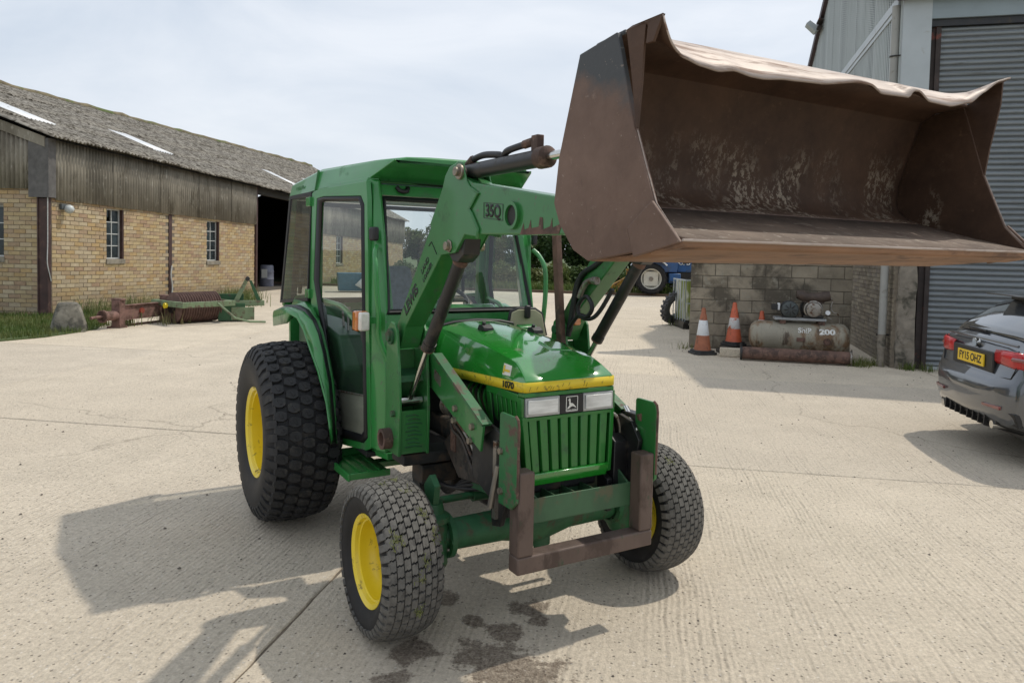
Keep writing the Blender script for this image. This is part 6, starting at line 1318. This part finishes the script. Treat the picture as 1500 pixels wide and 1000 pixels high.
# ================================================================== VERGE, GRASS, TREES
m_grass = leafmat('short_grass', (.055, .105, .018), (.12, .16, .038), (.17, .17, .06)); m_weed = leafmat('tall_weeds', (.06, .11, .025), (.14, .18, .05), (.22, .20, .09))
vg = MB().hexa([E1*u+E2*v+Vector((0, 0, -.06)) for u, v in ((-45, 31.55), (60, 31.55), (60, 140), (-45, 140))], [E1*u+E2*v+Vector((0, 0, .11)) for u, v in ((-45, 31.65), (60, 31.65), (60, 140), (-45, 140))])
kind(obj('verge', vg, m_field, smooth=0), 'structure')
kind(obj('verge_kerb', MB().hexa([E1*u+E2*v+Vector((0, 0, -.05)) for u, v in ((-24, 31.50), (30, 31.50), (30, 31.62), (-24, 31.62))], [E1*u+E2*v+Vector((0, 0, .10)) for u, v in ((-24, 31.50), (30, 31.50), (30, 31.62), (-24, 31.62))]), M('brown_edging', (.13, .085, .055), .9, var=.3, scale=2, world=True), smooth=0), 'structure')
def blades(name, pts, mat, h0, h1, wd, lean=.5):
    mb = MB()
    for (x, y, z) in pts:
        h = rnd.uniform(h0, h1); a = rnd.uniform(0, 2*PI); l = rnd.uniform(.1, lean)*h; wx, wy = math.cos(a+PI/2)*wd*rnd.uniform(.6, 1.3), math.sin(a+PI/2)*wd
        mx_, my_ = x+math.cos(a)*l*.35, y+math.sin(a)*l*.35
        mb.add([(x-wx, y-wy, z), (x+wx, y+wy, z), (mx_+wx*.7, my_+wy*.7, z+h*.6), (mx_-wx*.7, my_-wy*.7, z+h*.6), (x+math.cos(a)*l, y+math.sin(a)*l, z+h)], [[0, 1, 2, 3], [3, 2, 4]])
    return kind(obj(name, mb, mat, smooth=0, fix=False), 'stuff')
bank = [(-8.45, 13.35), (-8.36, 14.1), (-8.30, 14.75), (-9.2, 16.9), (-9.8, 20.8), (-9.3, 25.6), (-9.65, 25.7), (-10.2, 21), (-10.62, 17.05), (-14.5, 17.4), (-15, 11.0), (-9.2, 11.9)]
def inside(x, y, P):
    c = False
    for (x0, y0), (x1, y1) in zip(P, P[1:]+P[:1]):
        if (y0 > y) != (y1 > y) and x < (x1-x0)*(y-y0)/(y1-y0)+x0: c = not c
    return c
kind(obj('grass_bank', MB().prism(bank, 'z', -.03, .022), m_field, smooth=0), 'structure')
gp_ = []
while len(gp_) < 16000:
    x, y = rnd.uniform(-13, -8.1), rnd.uniform(11.2, 25)
    e = mnoise.noise((x*1.4, y*1.4, 0))*.28
    if inside(x+e, y+e, bank) and rnd.random() < (1 if y < 17.5 else .55): gp_.append((x, y, .015))
blades('grass', gp_, m_grass, .05, .15, .006)
wp2 = []
for (cx, cy, sr, n_) in ((-7.95, 21.3, .55, 500), (-8.3, 22.6, .6, 450), (-8.6, 20.2, .5, 260), (-9.6, 19.0, .5, 220), (-9.9, 17.6, .5, 200), (-7.9, 17.6, .5, 150), (-8.9, 24.2, .7, 350), (-8.25, 15.6, .35, 120), (-7.5, 16.2, .5, 90), (5.66, 12.0, .16, 130), (5.9, 12.15, .25, 150), (6.35, 11.72, .12, 110), (6.6, 11.6, .14, 60), (4.2, 18.3, .3, 90), (3.3, 13.8, .2, 50)):
    for _ in range(n_): wp2.append((rnd.gauss(cx, sr*.5), rnd.gauss(cy, sr*.5), 0))
blades('weeds', [q for q in wp2 if q[1] > 14], m_weed, .12, .50, .008, .6); blades('weeds', [q for q in wp2 if q[1] <= 14], m_grass, .03, .17, .005, .9)
vp_ = [(E1*rnd.uniform(-14, 16)+E2*(31.66+abs(rnd.gauss(0, 1.1)))) for _ in range(9000)]
blades('verge_grass', [(q.x, q.y, .10) for q in vp_], m_grass, .10, .38, .02, .6)
# pebbles and grit on the yard
pb = MB()
for _ in range(420):
    x = rnd.uniform(-6, 7); y = rnd.uniform(2.6, 14); r_ = rnd.uniform(.004, .011)*(1.5 if rnd.random() < .06 else 1)
    a = rnd.uniform(0, 6); pts = [(x+r_*math.cos(a+k*1.256)*rnd.uniform(.7, 1.3), y+r_*math.sin(a+k*1.256)*rnd.uniform(.7, 1.3)) for k in range(5)]
    pb.add([(q[0], q[1], 0) for q in pts]+[(x, y, r_*.8)], [[k, (k+1) % 5, 5] for k in range(5)])
kind(obj('grit', pb, M('dark_grit', (.10, .085, .07), .9, var=.6, scale=.7, world=True), smooth=0), 'stuff')
m_bark = M('tree_bark', (.085, .065, .05), .9, var=.3, scale=6)
LM = [leafmat('dark_leaves', (.018, .045, .012), (.045, .085, .022), (.065, .10, .03)), leafmat('mid_green_leaves', (.035, .075, .018), (.075, .12, .03), (.10, .13, .045)), leafmat('yellow_green_leaves', (.07, .11, .022), (.13, .165, .045), (.15, .15, .06))]
def leaf_cloud(mb, clumps, n, size, rs_):
    tot = sum(c[3]**2 for c in clumps)
    for (cx, cy, cz, cr_) in clumps:
        for _ in range(int(n*cr_**2/tot)):
            d = Vector((rs_.gauss(0, 1), rs_.gauss(0, 1), rs_.gauss(0, 1))).normalized()*cr_*(rs_.random()**.45)
            c = Vector((cx, cy, cz))+Vector((d.x, d.y, d.z*.8)); nrm = Vector((rs_.gauss(0, 1), rs_.gauss(0, 1), rs_.gauss(.3, 1))).normalized(); a = nrm.orthogonal().normalized(); b_ = nrm.cross(a); s_ = size*rs_.uniform(.5, 1.2)
            mb.add([c-a*s_-b_*s_*.5, c+a*s_*.2-b_*s_*.6, c+a*s_+b_*s_*.3, c-a*s_*.2+b_*s_*.6], [[0, 1, 2, 3]])
def limb_tree(seed, h, spread, n, size):
    rs_ = random.Random(seed); tk_ = MB(); cl = []
    tk_.tube([(0, 0, 0), (rs_.uniform(-.1, .1), rs_.uniform(-.1, .1), h*.3), (rs_.uniform(-.2, .2), rs_.uniform(-.2, .2), h*.6), (rs_.uniform(-.2, .2), 0, h*.88)], .1, 7, rad=[.05*h**.6, .038*h**.6, .022*h**.6, .008*h**.6])
    for k in range(9):
        z0 = h*rs_.uniform(.12, .7); a = 2*PI*k/9+rs_.uniform(-.4, .4); L = spread*rs_.uniform(.45, 1)
        e = Vector((math.cos(a)*L, math.sin(a)*L, min(h*.95, z0+L*rs_.uniform(.3, .9))))
        tk_.tube([(0, 0, z0), tuple(e*.5+Vector((0, 0, z0*.4))), tuple(e)], .03, 5, rad=[.028, .018, .008]); cl.append((e.x, e.y, e.z, spread*rs_.uniform(.32, .55)))
        if rs_.random() < .7: cl.append((e.x*.5, e.y*.5, z0+.2*h*rs_.random(), spread*rs_.uniform(.3, .5)))
    cl.append((0, 0, h*.85, spread*.45)); mb = MB(); leaf_cloud(mb, cl, n, size, rs_); return tk_, mb
protos = []
for k in range(4):
    tk_, lf = limb_tree(20+k, (4.4, 3.7, 4.9, 4.1)[k], (1.7, 1.5, 1.6, 1.9)[k], 5200, .12)
    protos.append((tk_.mesh('trunk', m_bark, 50), [lf.mesh('crown', LM[q], 0, fix=False) for q in range(3)]))
TREES = [(-6.9, 54, 1, 2), (-4.6, 52, 2, 1), (-2.6, 47, 3, 2), (-.8, 46, 0, 1), (1.3, 44.5, 1, 1), (2.9, 43, 2, 0), (4.6, 42.5, 3, 0), (6.4, 42, 0, 0), (8.1, 41, 1, 0), (10.2, 41, 3, 0), (12.4, 40, 2, 1)]
ORD = ['first', 'second', 'third', 'fourth', 'fifth', 'sixth', 'seventh', 'eighth', 'ninth', 'tenth', 'eleventh', 'twelfth', 'thirteenth', 'fourteenth']
adj = ['dark', 'mid green', 'yellow green']
for i, (x, y, k, q) in enumerate(TREES):
    t = empty('hedgerow_tree', '%s hedgerow tree, %s from the barn in the row beyond the yard' % (adj[q], ORD[i]), 'tree', (x, y, .05), rnd.uniform(0, 6), 'hedgerow trees beyond the yard')
    s_ = rnd.uniform(.85, 1.1); t.scale = (s_, s_, s_*rnd.uniform(.9, 1.1))
    a = bpy.data.objects.new('trunk', protos[k][0]); COL.objects.link(a); a.parent = t
    a = bpy.data.objects.new('crown', protos[k][1][q]); COL.objects.link(a); a.parent = t
# bare tree seen through the windscreen
rs_ = random.Random(4); bt_ = MB()
def grow(p, d, L, r_, dep):
    e = p+d*L; bt_.tube([tuple(p), tuple(p+d*L*.5+Vector((rs_.uniform(-.05, .05), rs_.uniform(-.05, .05), 0))*L), tuple(e)], r_, 4, rad=[r_, r_*.8, r_*.6])
    if dep:
        for _ in range(3): grow(p+d*L*rs_.uniform(.55, 1), (d+Vector((rs_.gauss(0, .5), rs_.gauss(0, .5), rs_.uniform(0, .35)))).normalized(), L*rs_.uniform(.6, .8), r_*.55, dep-1)
grow(Vector((0, 0, 0)), Vector((0, 0, 1)), 1.9, .10, 4)
bte = empty('bare_tree', 'leafless tree with fine twigs seen through the cab windscreen', 'tree', (-4.75, 50, .05)); obj('trunk', bt_, m_bark, bte, smooth=0)
# bushes in front of the trees
bp_ = []
for k in range(2):
    rs_ = random.Random(60+k); mb = MB(); leaf_cloud(mb, [(rs_.uniform(-.8, .8), rs_.uniform(-.4, .4), rs_.uniform(.2, .75), rs_.uniform(.35, .6)) for _ in range(8)], 2600, .085, rs_); bp_.append([mb.mesh('foliage', LM[q], 0, fix=False) for q in (1, 2)])
for i in range(13):
    x = -5.5+1.25*i+rnd.uniform(-.2, .2); y = 35.6-.17*x+rnd.uniform(-.5, .8); q = rnd.randint(0, 1)
    if 4.6 < x < 9.6: y += 1.6; q = 0
    t = empty('bush', '%s low bush, %s from the barn along the far verge' % ('mid green' if q == 0 else 'yellow green', ORD[i]), 'bush', (x, y, .1), rnd.uniform(0, 6), 'low bushes along the far verge')
    t.scale = (1, 1, rnd.uniform(.8, 1.25)); a = bpy.data.objects.new('foliage', bp_[i % 2][q]); COL.objects.link(a); a.parent = t
    stm = obj('stem', MB().cyl((0, 0, -.1), (0, 0, .5), .03, .015, 6), m_bark, t)
